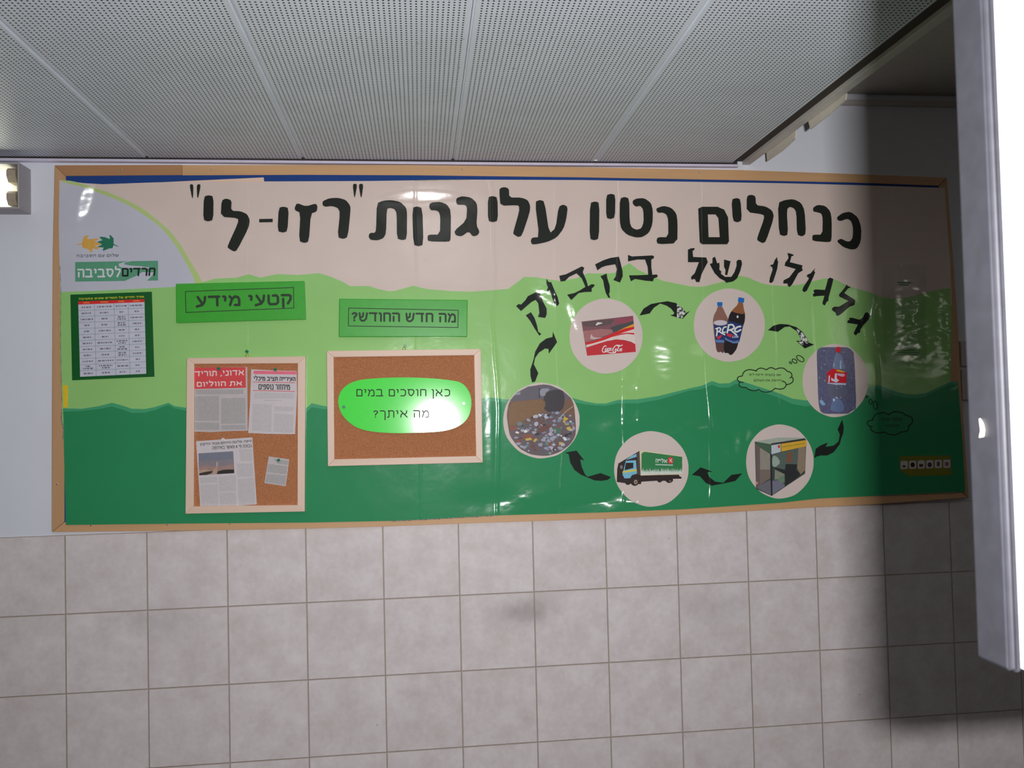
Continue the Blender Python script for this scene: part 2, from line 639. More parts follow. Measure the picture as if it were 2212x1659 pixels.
def tile_mat():
    m, g = newmat('glazed_tiles')
    pos = g.n('ShaderNodeNewGeometry').outputs['Position']
    sep = g.n('ShaderNodeSeparateXYZ')
    g.l(pos, sep.inputs[0])
    u = g.math('DIVIDE', sep.outputs['X'], 0.2)
    v = g.math('DIVIDE', g.math('SUBTRACT', sep.outputs['Z'], Z0), 0.2)
    u, v = g.math('ADD', u, 40.0), g.math('ADD', v, 40.0)

    def edge(q):
        f = g.math('FRACT', q)
        return g.math('MINIMUM', f, g.math('SUBTRACT', 1.0, f))
    wob = g.math('MULTIPLY', g.noise(pos, 25, 2).outputs['Fac'], 0.004)
    d = g.math('ADD', g.math('MINIMUM', edge(u), edge(v)), wob)
    gr = g.n('ShaderNodeMapRange')
    gr.inputs['From Min'].default_value = 0.0065
    gr.inputs['From Max'].default_value = 0.0115
    g.l(d, gr.inputs['Value'])
    cid = g.n('ShaderNodeCombineXYZ')
    g.l(g.math('FLOOR', u), cid.inputs[0])
    g.l(g.math('FLOOR', v), cid.inputs[1])
    wn = g.n('ShaderNodeTexWhiteNoise', noise_dimensions='3D')
    g.l(cid.outputs[0], wn.inputs['Vector'])
    vo = g.n('ShaderNodeVectorMath', operation='ADD')
    sc = g.n('ShaderNodeVectorMath', operation='SCALE')
    sc.inputs['Scale'].default_value = 3.0
    g.l(wn.outputs['Color'], sc.inputs[0])
    g.l(pos, vo.inputs[0])
    g.l(sc.outputs[0], vo.inputs[1])
    a = g.noise(vo.outputs[0], 16, 5.0, 0.6)
    b = g.noise(vo.outputs[0], 70, 4.0, 0.6)
    k = g.math('ADD', g.math('MULTIPLY', a.outputs['Fac'], 0.7), g.math('MULTIPLY', b.outputs['Fac'], 0.3))
    cr = g.n('ShaderNodeMapRange')
    cr.inputs['From Min'].default_value = 0.32
    cr.inputs['From Max'].default_value = 0.68
    g.l(k, cr.inputs['Value'])
    base = g.mix(cr.outputs[0], alb((193, 183, 181)), alb((213, 206, 207)))
    base = g.mix(g.math('MULTIPLY', wn.outputs['Value'], 0.08), base, (0.42, 0.38, 0.36, 1))
    # grey scuffs where shoulders have rubbed the tiles
    for px, py, rx, rz, st in ((1135, 1318, .075, .035, .42), (340, 1345, .10, .04, .18), (1540, 1315, .08, .04, .16), (740, 1340, .07, .05, .10)):
        c = P(px, py)
        dx = g.math('DIVIDE', g.math('SUBTRACT', sep.outputs['X'], c.x), rx)
        dz = g.math('DIVIDE', g.math('SUBTRACT', sep.outputs['Z'], c.z), rz)
        e = g.math('EXPONENT', g.math('MULTIPLY', g.math('ADD', g.math('MULTIPLY', dx, dx), g.math('MULTIPLY', dz, dz)), -1.0))
        q = g.math('MULTIPLY', g.math('MULTIPLY', e, g.noise(pos, 22, 3).outputs['Fac']), st * 1.9, clamp=True)
        base = g.mix(q, base, alb((96, 88, 84)))
    # small dark chips
    vr = g.n('ShaderNodeTexVoronoi')
    vr.inputs['Scale'].default_value = 9
    g.l(pos, vr.inputs['Vector'])
    chip = g.math('LESS_THAN', g.math('ADD', vr.outputs['Distance'], g.math('MULTIPLY', b.outputs['Fac'], 0.06)), 0.052)
    base = g.mix(g.math('MULTIPLY', chip, 0.35), base, alb((95, 82, 76)))
    g.l(g.mix(gr.outputs[0], alb((164, 150, 138)), base), g.b.inputs['Base Color'])
    g.b.inputs['Roughness'].default_value = 0.42
    g.b.inputs['Specular IOR Level'].default_value = 0.35
    bp = g.n('ShaderNodeBump')
    bp.inputs['Distance'].default_value = 0.0012
    g.l(gr.outputs[0], bp.inputs['Height'])
    g.l(bp.outputs[0], g.b.inputs['Normal'])
    return m


PITCH_H = 0.00898


def perforated(name, width, rgb=(197, 202, 211)):
    """white sheet-metal ceiling panel with a square grid of punched holes; object space, x from its left edge"""
    m, g = newmat(name)
    tc = g.n('ShaderNodeTexCoord').outputs['Object']
    geo = g.n('ShaderNodeNewGeometry').outputs['Position']
    sep = g.n('ShaderNodeSeparateXYZ')
    g.l(tc, sep.inputs[0])
    n = int(round(width / PITCH_H)) - 2
    mar = (width - (n - 1) * PITCH_H) / 2
    u = g.math('DIVIDE', g.math('SUBTRACT', sep.outputs['X'], mar - PITCH_H / 2), PITCH_H)
    v = g.math('DIVIDE', g.math('ADD', sep.outputs['Y'], 10.0), PITCH_H)
    fu = g.math('SUBTRACT', g.math('FRACT', u), 0.5)
    fv = g.math('SUBTRACT', g.math('FRACT', v), 0.5)
    r = g.math('SQRT', g.math('ADD', g.math('MULTIPLY', fu, fu), g.math('MULTIPLY', fv, fv)))
    hole = g.math('LESS_THAN', r, 0.215)
    hole = g.math('MULTIPLY', hole, g.math('GREATER_THAN', u, 0.0))
    hole = g.math('MULTIPLY', hole, g.math('LESS_THAN', u, float(n)))
    dirt = g.noise(geo, 7.0, 5.0, 0.6)
    spots = g.noise(geo, 55.0, 2.0)
    sp = g.math('MULTIPLY', g.math('GREATER_THAN', spots.outputs['Fac'], 0.73), 0.35)
    c = alb(rgb)
    col = g.mix(dirt.outputs['Fac'], tuple(x * 0.86 for x in c[:3]) + (1,), tuple(min(1, x * 1.1) for x in c[:3]) + (1,))
    col = g.mix(sp, col, alb((120, 92, 80)))
    g.l(g.mix(hole, col, (0.010, 0.012, 0.012, 1)), g.b.inputs['Base Color'])
    g.b.inputs['Roughness'].default_value = 0.42
    g.l(g.math('MULTIPLY', g.math('SUBTRACT', 1.0, hole), 0.4), g.b.inputs['Specular IOR Level'])
    return m


def print_mat(name, paper, ink, rows=260.0, amount=0.5):
    """columns of newspaper type too small to read"""
    m, g = newmat(name)
    pos = g.n('ShaderNodeNewGeometry').outputs['Position']
    sep = g.n('ShaderNodeSeparateXYZ')
    g.l(pos, sep.inputs[0])
    line = g.math('LESS_THAN', g.math('FRACT', g.math('MULTIPLY', sep.outputs['Z'], rows)), 0.62)
    v = g.map(pos, (650, 1, rows * 2.0))
    w = g.noise(v, 1.0, 2.0)
    k = g.math('MULTIPLY', line, g.math('GREATER_THAN', w.outputs['Fac'], 0.42))
    g.l(g.mix(g.math('MULTIPLY', k, amount), alb(paper), alb(ink)), g.b.inputs['Base Color'])
    g.b.inputs['Roughness'].default_value = 0.7
    return m


def foil(name):
    m, g = newmat(name)
    pos = g.n('ShaderNodeNewGeometry').outputs['Position']
    n = g.noise(pos, 130, 3.0)
    cr = g.n('ShaderNodeMapRange')
    cr.inputs['From Min'].default_value = 0.44
    cr.inputs['From Max'].default_value = 0.56
    g.l(n.outputs['Fac'], cr.inputs['Value'])
    g.l(g.mix(cr.outputs[0], alb((40, 42, 40)), alb((205, 208, 205))), g.b.inputs['Base Color'])
    g.b.inputs['Roughness'].default_value = 0.4
    return m


def clear_film(name, haze=0.10, bump=1.0):
    m = bpy.data.materials.new(name)
    m.use_nodes = True
    t = m.node_tree
    t.nodes.remove(t.nodes['Principled BSDF'])

    class G(N):
        def __init__(s, tt):
            s.t = tt
    g = G(t)
    out = t.nodes['Material Output']
    gl = g.n('ShaderNodeBsdfGlossy')
    gl.inputs['Roughness'].default_value = 0.12
    tr = g.n('ShaderNodeBsdfTransparent')
    di = g.n('ShaderNodeBsdfDiffuse')
    di.inputs['Color'].default_value = (0.75, 0.78, 0.75, 1)
    w = g.n('ShaderNodeGroup')
    w.node_tree = WR
    b = g.n('ShaderNodeBump')
    b.inputs['Distance'].default_value = bump
    g.l(w.outputs[0], b.inputs['Height'])
    g.l(b.outputs[0], gl.inputs['Normal'])
    m1 = g.n('ShaderNodeMixShader')
    m1.inputs[0].default_value = haze
    g.l(tr.outputs[0], m1.inputs[1])
    g.l(di.outputs[0], m1.inputs[2])
    m2 = g.n('ShaderNodeMixShader')
    m2.inputs[0].default_value = 0.09
    g.l(m1.outputs[0], m2.inputs[1])
    g.l(gl.outputs[0], m2.inputs[2])
    g.l(m2.outputs[0], out.inputs['Surface'])
    return m


M = {}
M['plaster'] = plain('white_plaster', (205, 208, 224), 0.75, 0.3, mottle=0.015, mscale=8)
M['tile'] = tile_mat()
M['floor'] = plain('floor_terrazzo', (56, 50, 46), 0.4, mottle=0.1)
M['ceiling_paint'] = plain('ceiling_paint', (170, 166, 160), 0.8)
M['trim_white'] = plain('white_enamel_trim', (196, 190, 208), 0.4)
M['trim_grey'] = plain('grey_enamel_trim', (176, 172, 168), 0.4)
M['gap_shade'] = plain('dark_brown_gap_shade', (52, 44, 40), 0.7)  # dark colour stands in for the shade in the ceiling gaps
M['plate'] = plain('cream_plate', (190, 184, 172), 0.5)
M['rail_x'] = wood('beech_rail_lengthwise', (190, 150, 108), 'x', 0.07)
M['rail_d'] = wood('darker_beech_rail', (166, 122, 84), 'x', 0.07)
M['rail_z'] = wood('beech_rail_upright', (182, 142, 104), 'z', 0.07)
M['blue'] = plain('blue_felt', (22, 58, 122), 0.8)
M['beige'] = film('beige_paper', (203, 186, 177))
M['peach'] = film('peach_paper', (215, 187, 168))
M['white_film'] = film('white_paper', (183, 184, 196))
M['arc'] = film('sage_paper', (172, 192, 124))
M['hill_light'] = film('light_green_paper', (140, 190, 112))
M['hill_rim'] = film('mid_green_paper', (66, 152, 108))
M['hill_dark'] = film('dark_green_paper', (40, 132, 84))
M['black'] = film('black_paper', (26, 30, 24), 0.05, 0.35, 0.14)
M['black2'] = film('black_card', (24, 30, 26), 0.05, 0.4, 0.14)
M['disc'] = film('pale_pink_card', (202, 187, 181), 0.02, 0.35, 0.1)
M['ink'] = plain('black_ink', (30, 36, 30), 0.5, 0.2)
M['ink_soft'] = plain('grey_ink', (78, 78, 92), 0.6, 0.2)
M['sign'] = plain('green_sign_board', (62, 158, 52), 0.35, 0.3, coat=0.3, crough=0.2)
M['sign_ink'] = plain('sign_ink', (46, 62, 46), 0.5, 0.2)
M['oval'] = plain('fluorescent_green_card', (56, 224, 54), 0.5, 0.3, mottle=0.02, coat=0.7, crough=0.12)
M['cork'] = cork_mat()
M['pine_x'] = wood('pine_lengthwise', (208, 180, 160), 'x', 0.06)
M['pine_z'] = wood('pine_upright', (210, 184, 165), 'z', 0.06)
M['pin'] = plain('green_pin_plastic', (12, 112, 84), 0.25, 0.6, coat=0.5)
M['pin_clear'] = plain('clear_pin_plastic', (205, 205, 205), 0.2, 0.6)
M['steel'] = plain('steel', (205, 205, 205), 0.25, 0.5, metal=0.9)
M['brass'] = plain('brass', (214, 180, 70), 0.3, 0.5, metal=0.8)
M['poster_green'] = plain('bottle_green_print', (14, 84, 34), 0.4, mottle=0.05)
M['poster_white'] = plain('poster_white', (186, 186, 200), 0.5)
M['red'] = plain('red_print', (205, 36, 38), 0.5)
M['yellow_ink'] = plain('yellow_ink', (196, 190, 40), 0.6)
M['line'] = plain('teal_rule', (110, 140, 140), 0.6)
M['news'] = plain('newsprint', (180, 171, 172), 0.75, mottle=0.03)
M['news_white'] = plain('white_newsprint', (192, 184, 187), 0.75, mottle=0.03)
M['type'] = print_mat('newspaper_type', (176, 170, 170), (96, 96, 98), 300, 0.5)
M['type_light'] = print_mat('light_newspaper_type', (196, 188, 190), (112, 116, 118), 300, 0.45)
M['news_red'] = plain('newspaper_red', (200, 66, 70), 0.7, mottle=0.06)
M['news_pink'] = plain('newspaper_pink', (224, 104, 124), 0.7, mottle=0.06)
M['news_head'] = plain('newspaper_headline_ink', (44, 44, 46), 0.7)
M['news_pale'] = plain('pale_lettering', (216, 204, 200), 0.7)
M['foil'] = foil('crumpled_foil_patch')
M['sleeve'] = clear_film('clear_plastic_sleeve', 0.05, 1.3)
M['film_edge'] = plain('clear_film_edge', (120, 128, 118), 0.18, 0.8, coat=1.0, crough=0.15)
M['edge'] = plain('dark_grey_metal_edge', (38, 38, 43), 0.45, 0.4, metal=0.0, mottle=0.14, mscale=90)
M['board_white'] = plain('white_board_face', (225, 222, 214), 0.4)
M['tape'] = plain('white_tape', (214, 210, 190), 0.6)
M['fitting'] = plain('lamp_housing', (150, 146, 150), 0.5, mottle=0.08)
M['reflector'] = plain('lamp_reflector', (205, 205, 190), 0.4)
M['socket'] = plain('lamp_holder', (150, 138, 122), 0.5)
M['tube'] = glow('fluorescent_tube', (0.98, 1.0, 0.82), 3.2)


def ink(rgb, name, rough=0.5, mottle=0.06):
    if name not in M:
        M[name] = plain(name, rgb, rough, 0.3, mottle=mottle, mscale=110, coat=0.25, crough=0.12)
    return M[name]


# ------------------------------------------------------------------ the room
CZ = Z0 + 0.9669                             # height of the perforated ceiling
XE = 1.7895                                  # where it stops on the right
CZ2 = P(1832, 203).z                         # height of the ceiling beyond it
struct(box('wall_back', (-1.6, 0.003, 0), (4.2, 0.12, CZ2 + 0.25), M['plaster']))
struct(box('wall_tiles', (-1.6, 0.0, 0), (4.2, 0.003, Z0), M['tile']))
struct(box('floor', (-1.6, -4.5, -0.05), (4.2, 0.0, 0), M['floor']))
struct(box('ceiling', (XE + 0.06, -4.5, CZ2), (4.2, 0.0, CZ2 + 0.06), M['ceiling_paint']))
pan = bpy.data.objects.new('ceiling', None)
pan.empty_display_size = 0.05
COL.objects.link(pan)
pan.location = (XE, -0.02, CZ)
pan['_o'] = (XE, -0.02, CZ)
struct(pan)
seams = [-0.970, -0.5745, -0.1790, 0.2156, 0.6116, 1.0057, 1.3957, XE]
for i in range(len(seams) - 1):
    x0, x1 = seams[i] + 0.0005, seams[i + 1] - 0.0005
    bm = bmesh.new()
    y1 = -0.012
    fs = box_bm(bm, (0, -4.4 - y1, 0), (x1 - x0, 0, 0.02))
    bmesh.ops.bevel(bm, geom=[e for e in bm.edges if all(v.co.z < 1e-6 for v in e.verts) and abs(e.verts[0].co.y - e.verts[1].co.y) > 1],
                    offset=0.004, segments=2, affect='EDGES')
    me = bpy.data.meshes.new('ceiling_panel')
    bm.to_mesh(me)
    bm.free()
    me.materials.append(perforated('perforated_panel', x1 - x0))
    o = bpy.data.objects.new('ceiling_panel', me)
    COL.objects.link(o)
    o.parent = pan
    o.location = Vector((x0, y1, CZ)) - Vector(pan['_o'])
    o['_o'] = (x0, y1, CZ)
# lifted white corner of the panel beside the third seam
fl_ = [(1236, 346.5), (1262, 341), (1284, 335), (1292, 336.5), (1299, 333), (1298, 347.5), (1260, 348)]
sheet('loose_corner', fl_, 0.014, 0.0015, M['board_white'], pan)
box('roof_void', (-1.6, -4.5, CZ + 0.16), (XE + 0.06, 0.0, CZ + 0.18), M['gap_shade'], pan)

# white angle between the wall and the perforated ceiling
xr = P(1592, 362).x
struct(box('trim_1', (-1.6, -0.014, CZ - 0.0115), (xr, 0.003, CZ - 0.0045), M['trim_white'], bev=0.0012))
struct(box('trim_shade_5', (-1.6, -0.004, CZ - 0.0045), (xr, 0.003, CZ + 0.02), M['gap_shade']))  # added dark strip, painted shade of the gap above the angle
# open channel, its shade put in as dark brown, and the pale edge angle
g0 = PZ(1857, 138, CZ).x
g1 = PZ(1857, 161, CZ).x
struct(box('trim_2', (XE + 0.0005, -4.4, CZ + 0.008), (g1, 0.003, CZ + 0.02), M['gap_shade']))
struct(box('trim_3', (g1, -4.4, CZ - 0.002), (g1 + 0.022, 0.003, CZ2), M['trim_grey'], bev=0.001))
# thin ledge where the wall meets the higher ceiling
struct(box('trim_4', (g1 + 0.03, -0.012, CZ2 - 0.034), (4.2, 0.003, CZ2 - 0.020), M['trim_grey'], bev=0.001))
# two cream plates hanging under the edge
for corners, lb in (([(1655.5, 331), (1657, 348), (1690, 325), (1717, 300), (1719, 281)],
                     'cream plate hanging under the ceiling edge, the one nearer the notice board frame'),
                    ([(1746, 260), (1750, 279.5), (1790, 248), (1826, 216), (1828, 202)],
                     'cream plate hanging under the ceiling edge, the one nearer the camera')):
    xp = g1 + 0.022
    q = [PX(a, b, xp) for a, b in corners]
    q[0].z = q[-1].z = CZ - 0.002
    q = [Vector((xp, p.y, p.z)) for p in q]
    tag(prism('hanging_plate', q, (0.003, 0, 0), M['plate']), lb, 'plate', 'cream plates under the ceiling edge')

# ------------------------------------------------------------------ fluorescent lamp at the left edge
fx = P(66, 410).x
zt, zb = P(66, 366).z, P(66, 463).z
dep = 0.062
lamp = thing('wall_lamp', 'lit two-tube fluorescent lamp on the white wall at the left edge', 'lamp', (fx, 0, zb))
x0 = fx - 0.62
box('back_plate', (x0, -0.012, zb + 0.004), (fx - 0.004, 0.003, zt - 0.004), M['reflector'], lamp)
box('end_cap', (fx - 0.004, -dep, zb), (fx, 0.003, zt), M['fitting'], lamp, 0.001)
box('lower_lip', (x0, -dep, zb), (fx - 0.004, 0.003, zb + 0.004), M['fitting'], lamp)
box('upper_lip', (x0, -dep, zt - 0.004), (fx - 0.004, 0.003, zt), M['fitting'], lamp)
for k, zz in enumerate((zb + 0.088, zb + 0.030)):
    xa = fx - 0.012
    pts = [Vector((xa, -0.012, zz - 0.018)), Vector((xa, -0.046, zz - 0.018)), Vector((xa, -0.056, zz - 0.004)),
           Vector((xa, -0.056, zz + 0.010)), Vector((xa, -0.046, zz + 0.018)), Vector((xa, -0.012, zz + 0.018))]
    prism('lamp_holder', pts, (-0.022, 0, 0), M['socket'], lamp, 0.002)
    bm = bmesh.new()
    tube_bm(bm, (x0 + 0.02, -0.038, zz), (fx - 0.0345, -0.038, zz), 0.013, n=20)
    link('tube', bm, M['tube'], lamp, True)

# ------------------------------------------------------------------ the notice board
board = thing('notice_board', 'wide wall notice board with beech frame and blue felt backing', 'notice board', P(1100, 1130, 0.0))
rail_back = 0.0
RF = 0.0135


def strip(name, outer, inner, m, parent=board, front=RF, back=0.0, bev=0.0008):
    """a rail between two pixel polylines that run the same way"""
    bm = bmesh.new()
    A = [P(x, y, front) for x, y in outer]
    B = [P(x, y, front) for x, y in inner]
    n = len(A)
    d = Vector((0, front - back, 0))
    a = [bm.verts.new(p) for p in A]
    b = [bm.verts.new(p) for p in B]
    a2 = [bm.verts.new(p + d) for p in A]
    b2 = [bm.verts.new(p + d) for p in B]
    for i in range(n - 1):
        bm.faces.new((a[i], a[i + 1], b[i + 1], b[i]))
        bm.faces.new((a2[i + 1], a2[i], b2[i], b2[i + 1]))
        bm.faces.new((a[i + 1], a[i], a2[i], a2[i + 1]))
        bm.faces.new((b[i], b[i + 1], b2[i + 1], b2[i]))
    bm.faces.new((a[0], b[0], b2[0], a2[0]))
    bm.faces.new((a[-1], a2[-1], b2[-1], b[-1]))
    bmesh.ops.recalc_face_normals(bm, faces=bm.faces[:])
    if bev:
        ed = [e for e in bm.edges if len(e.link_faces) == 2 and e.calc_face_angle(0) > 0.6]
        bmesh.ops.bevel(bm, geom=ed, offset=bev, segments=2, affect='EDGES')
    return link(name, bm, m, parent)


strip('frame_rail', [(118, 357), (255, 356.5), (393, 356)], [(142, 380), (260, 379), (393, 378)], M['rail_d'])
strip('frame_rail', [(393.6, 356.6), (650, 356), (900, 356.5), (1262, 361), (1595, 367), (1838, 375.5), (2045, 383.5)],
      [(393.6, 378.6), (650, 377.5), (900, 378.5), (1262, 383), (1595, 389), (1838, 394), (2028, 401)], M['rail_x'])
strip('frame_rail', [(118, 357.8), (114, 560), (112.5, 860), (112, 1149)], [(142, 380.8), (140, 560), (138.5, 860), (139, 1127)], M['rail_z'])
strip('frame_rail', [(112.8, 1149.4), (390, 1146.5), (660, 1142), (823, 1137.6), (1054, 1129), (1300, 1121), (1479, 1112), (1688, 1100), (1900, 1088.7), (2092, 1075)],
      [(139.5, 1127.8), (390, 1124), (660, 1120), (823, 1116), (1054, 1107), (1300, 1099), (1479, 1091), (1688, 1078), (1900, 1067), (2066, 1053)], M['rail_x'])
strip('frame_rail', [(2045.6, 384.2), (2060, 571), (2069, 700), (2076, 830), (2092.6, 1074.2)],
      [(2028.6, 401.8), (2036, 571), (2044, 700), (2052, 830), (2066.6, 1052.2)], M['rail_z'])
sheet('felt_backing', [(139, 376), (392, 374.5), (900, 374.5), (1262, 379), (1595, 385), (1838, 390), (2032, 398), (2070, 1058),
                       (1688, 1082), (1300, 1103), (823, 1120), (390, 1128), (136, 1131)], 0.0122, 0.012, M['blue'], board)
for sx, sy in ((262, 367), (458, 366.5), (998, 366), (1509, 372.5), (124, 1046), (197, 1134.5), (362, 1133), (497, 1131.5)):
    bm = bmesh.new()
    c = P(sx, sy, RF)
    tube_bm(bm, c + Vector((0, 0.004, 0)), c + Vector((0, -0.0012, 0)), 0.0032, 0.0022, 12)
    link('screw', bm, M['steel'], board, True)

# ------------------------------------------------------------------ the paper mural
mural = thing('landscape_mural', 'film-covered paper landscape of beige sky and green hills filling the notice board', 'mural', P(1100, 1120, 0.0142))
edgeL = [(142, 1134), (141, 1080), (138, 960), (138, 900), (135, 880)]
sky_top = [(128.4, 389.2), (141, 390), (181, 395.6), (222, 398), (334, 394), (400, 393), (569, 392), (800, 391), (1000, 388), (1261, 389), (1700, 396), (1838, 399.5), (2028, 405.5), (2041, 405.5)]
sky_right = [(2046, 480), (2052, 560), (2056, 640)]
sheet('beige_sky', sky_top + sky_right + [(2056, 660), (1900, 690), (1500, 690), (1060, 690), (700, 690), (420, 690), (130, 660), (128, 500)], 0.0142, 0.0003, M['beige'], mural)
sheet('peach_strip', [(334, 394.4), (569.6, 383.2), (570.8, 392.6), (400, 393.5)], 0.0144, 0.0002, M['peach'], mural)
arc_out = [(135, 389.4), (160, 392), (199, 404), (235, 416), (271, 431), (307, 450), (334, 470.6), (362, 494), (385, 521), (408, 559), (424, 585), (438, 611)]
arc_in = [(128.6, 391), (150, 397.5), (174, 402.8), (208, 414.6), (244, 428), (280, 445), (307, 461.6), (344, 488.7), (371, 519.4), (390, 548), (414, 592), (421, 613)]
sheet('green_arc', spline(arc_out, 4) + spline([(128.6, 391), ] + arc_in[1:], 4)[::-1], 0.0146, 0.0003, M['arc'], mural)
sheet('white_corner', spline(arc_in, 4) + [(380, 640), (131, 650), (129, 600), (127, 480)], 0.0146, 0.0003, M['white_film'], mural)
hill1 = [(130, 630.7), (221.5, 627.5), (380, 619.6), (425, 612.5), (436, 610), (464, 602), (512, 599.6), (537, 592), (562, 599.6), (600, 592), (645, 594), (689, 590),
         (714, 597.4), (740, 608.5), (756, 618), (797, 618), (816, 624.3), (840, 629), (854, 628), (873, 622.7), (892, 617.3), (923, 624.3), (977, 629), (1018, 630),
         (1060, 627), (1098, 624), (1116.5, 610.4), (1132, 598), (1159.5, 599), (1186.6, 603.6), (1209, 607), (1245, 601), (1270, 590), (1288, 591), (1326.7, 590),
         (1349, 574), (1360.6, 568.6), (1376.5, 582), (1399, 592), (1433, 607), (1462, 612.7), (1489.5, 618.3), (1512, 619.5), (1528, 617), (1559.5, 609), (1586.6, 599),
         (1600, 595.7), (1618, 600), (1641, 610.4), (1663.4, 616), (1697, 618), (1726.7, 615), (1754, 608), (1781, 601.4), (1803.6, 603.6), (1821.7, 612.7), (1844, 621.7),
         (1878, 631), (1901, 641), (1931.5, 646), (1966, 641), (2001, 632), (2024, 626), (2052, 622.7)]
sheet('light_green_hill', hill1 + [(2056, 700), (2053, 820), (2060, 920), (1900, 950), (1300, 950), (700, 950), (137, 950), (134, 880), (130, 760)], 0.0150, 0.0003, M['hill_light'], mural)
hill2 = [(136, 882), (177, 883), (215, 877), (242, 870), (263, 875.6), (285, 883), (313, 883.5), (335.5, 879), (364, 870), (376.6, 877), (402, 881), (520, 886), (640, 884),
         (659, 884), (673.3, 871), (695.5, 876), (720, 880), (860, 876), (980, 864), (1060, 859), (1094, 863), (1160, 862), (1234, 859), (1263, 867), (1288, 871.5), (1308.6, 871.5),
         (1336, 863.6), (1376.5, 862.5), (1421.7, 855.7), (1489.5, 838.8), (1516.6, 833), (1538, 823), (1555, 828.6), (1575.5, 827.7), (1590, 820), (1610, 826), (1642, 836.4),
         (1682.5, 849.4), (1711.5, 861), (1740, 865), (1800, 862), (1850, 846), (1873.5, 836.4), (1897, 832), (1928.5, 843.7), (1954.5, 851), (1977.7, 852.3), (2001, 849.4),
         (2024, 838), (2050, 826), (2069, 823)]
bot = [(2085, 1063), (1914, 1070), (1769, 1077), (1688, 1086), (1479, 1100), (1300, 1107), (1071, 1113.5), (858, 1125), (670, 1128.8), (395, 1131), (142, 1134)]
sheet('hill_rim', hill2 + [(2080, 965), (1900, 985), (1300, 985), (700, 985), (139, 985)], 0.0154, 0.0003, M['hill_rim'], mural)
random.seed(3)
hill3 = [(x, y + (4 + 5 * abs(math.sin(x * 0.017)) + (4 if 1600 < x < 1760 else 0))) for x, y in hill2]
sheet('dark_green_hill', hill3 + [(2080, 965)] + bot + edgeL[1:4], 0.0158, 0.0003, M['hill_dark'], mural)
def film_edge(pts, r=0.0013):
    bm_ = bmesh.new()
    q = spline(pts, 8)
    for k in range(len(q) - 1):
        a_, b_ = P(*q[k], 0.0164), P(*q[k + 1], 0.0164)
        ra, rb = [r * (0.8 + 0.5 * math.sin(k * 2.1 + t)) for t in (0, 2.1)]
        tube_bm(bm_, a_, b_, ra, rb, 10)
    return link('film_edge', bm_, M['film_edge'], mural, True)


film_edge([(846, 1125.5), (930, 1121.5), (1000, 1117.5), (1075, 1113)])
film_edge([(1912, 1070), (1980, 1067), (2068, 1063)], 0.001)
film_edge([(134, 884), (132.5, 905), (137, 925), (136, 950)], 0.0012)
film_edge([(129.5, 575), (131.5, 640), (131, 700), (131.5, 770), (134, 870)], 0.0007)
film_edge([(896, 389.6), (950, 388.6), (1012, 388)], 0.0008)
LO = 0.0162                                   # what is stuck on the mural lies from here outwards

tag(sheet('paper_strip', [(136, 832), (146.5, 832), (146.5, 879), (137, 881)], 0.0155, 0.0003, ink((222, 180, 40), 'yellow_paper')),
    'narrow yellow paper strip at the left edge of the notice board', 'paper strip')

# logo printed in the white corner
lg = 0.0148
printed('emblem', [
    (ink((206, 158, 74), 'orange_leaf_ink'), Z19([(240, 385), (370, 360), (395, 260), (430, 200), (525, 185), (490, 240), (490, 270), (600, 260), (740, 250), (700, 290), (640, 310),
                                                 (700, 330), (800, 385), (700, 400), (640, 410), (740, 440), (720, 490), (600, 470), (590, 500), (605, 545), (560, 550), (500, 480),
                                                 (420, 465), (380, 440), (370, 380), (250, 400)])),
    (ink((36, 112, 84), 'green_leaf_ink'), Z19([(755, 215), (860, 220), (980, 265), (970, 180), (1000, 185), (1060, 250), (1060, 370), (1165, 425), (1160, 434), (1060, 395), (1035, 465),
                                               (960, 470), (840, 520), (820, 510), (845, 450), (720, 440), (715, 430), (800, 390), (800, 375), (710, 330), (720, 320), (820, 290), (770, 250)])),
    (ink((84, 146, 116), 'logo_green_ink'), Z19([(225, 765), (2025, 735), (2025, 1165), (225, 1190)])),
    (M['white_film'], Z19([(1450, 738), (1280, 765), (1165, 805), (1180, 860), (1260, 892), (1500, 900), (1830, 905), (1850, 885), (1650, 855), (1400, 838), (1290, 812), (1300, 780), (1475, 738)])),
    (M['white_film'], Z19([(1560, 1060), (1680, 980), (1930, 990), (1900, 1060), (1780, 1172), (1260, 1195)])),
], lg, mural)
pen('logo_lettering', heb('שלום עם הסביבה'), Z19([(250, 590), (1170, 575), (1170, 652), (250, 662)]), lg + 0.0003, M['ink_soft'], mural, 1.15)
pen('logo_lettering', heb('לסביבה'), Z19([(270, 852), (1215, 845), (1215, 1095), (270, 1103)]), lg + 0.0003, ink((200, 204, 208), 'pale_lettering_ink'), mural, 3.7)
pen('logo_lettering', heb('חרדים'), Z19([(1240, 892), (1975, 885), (1960, 1068), (1240, 1082)]), lg + 0.0003, M['ink'], mural, 3.7)

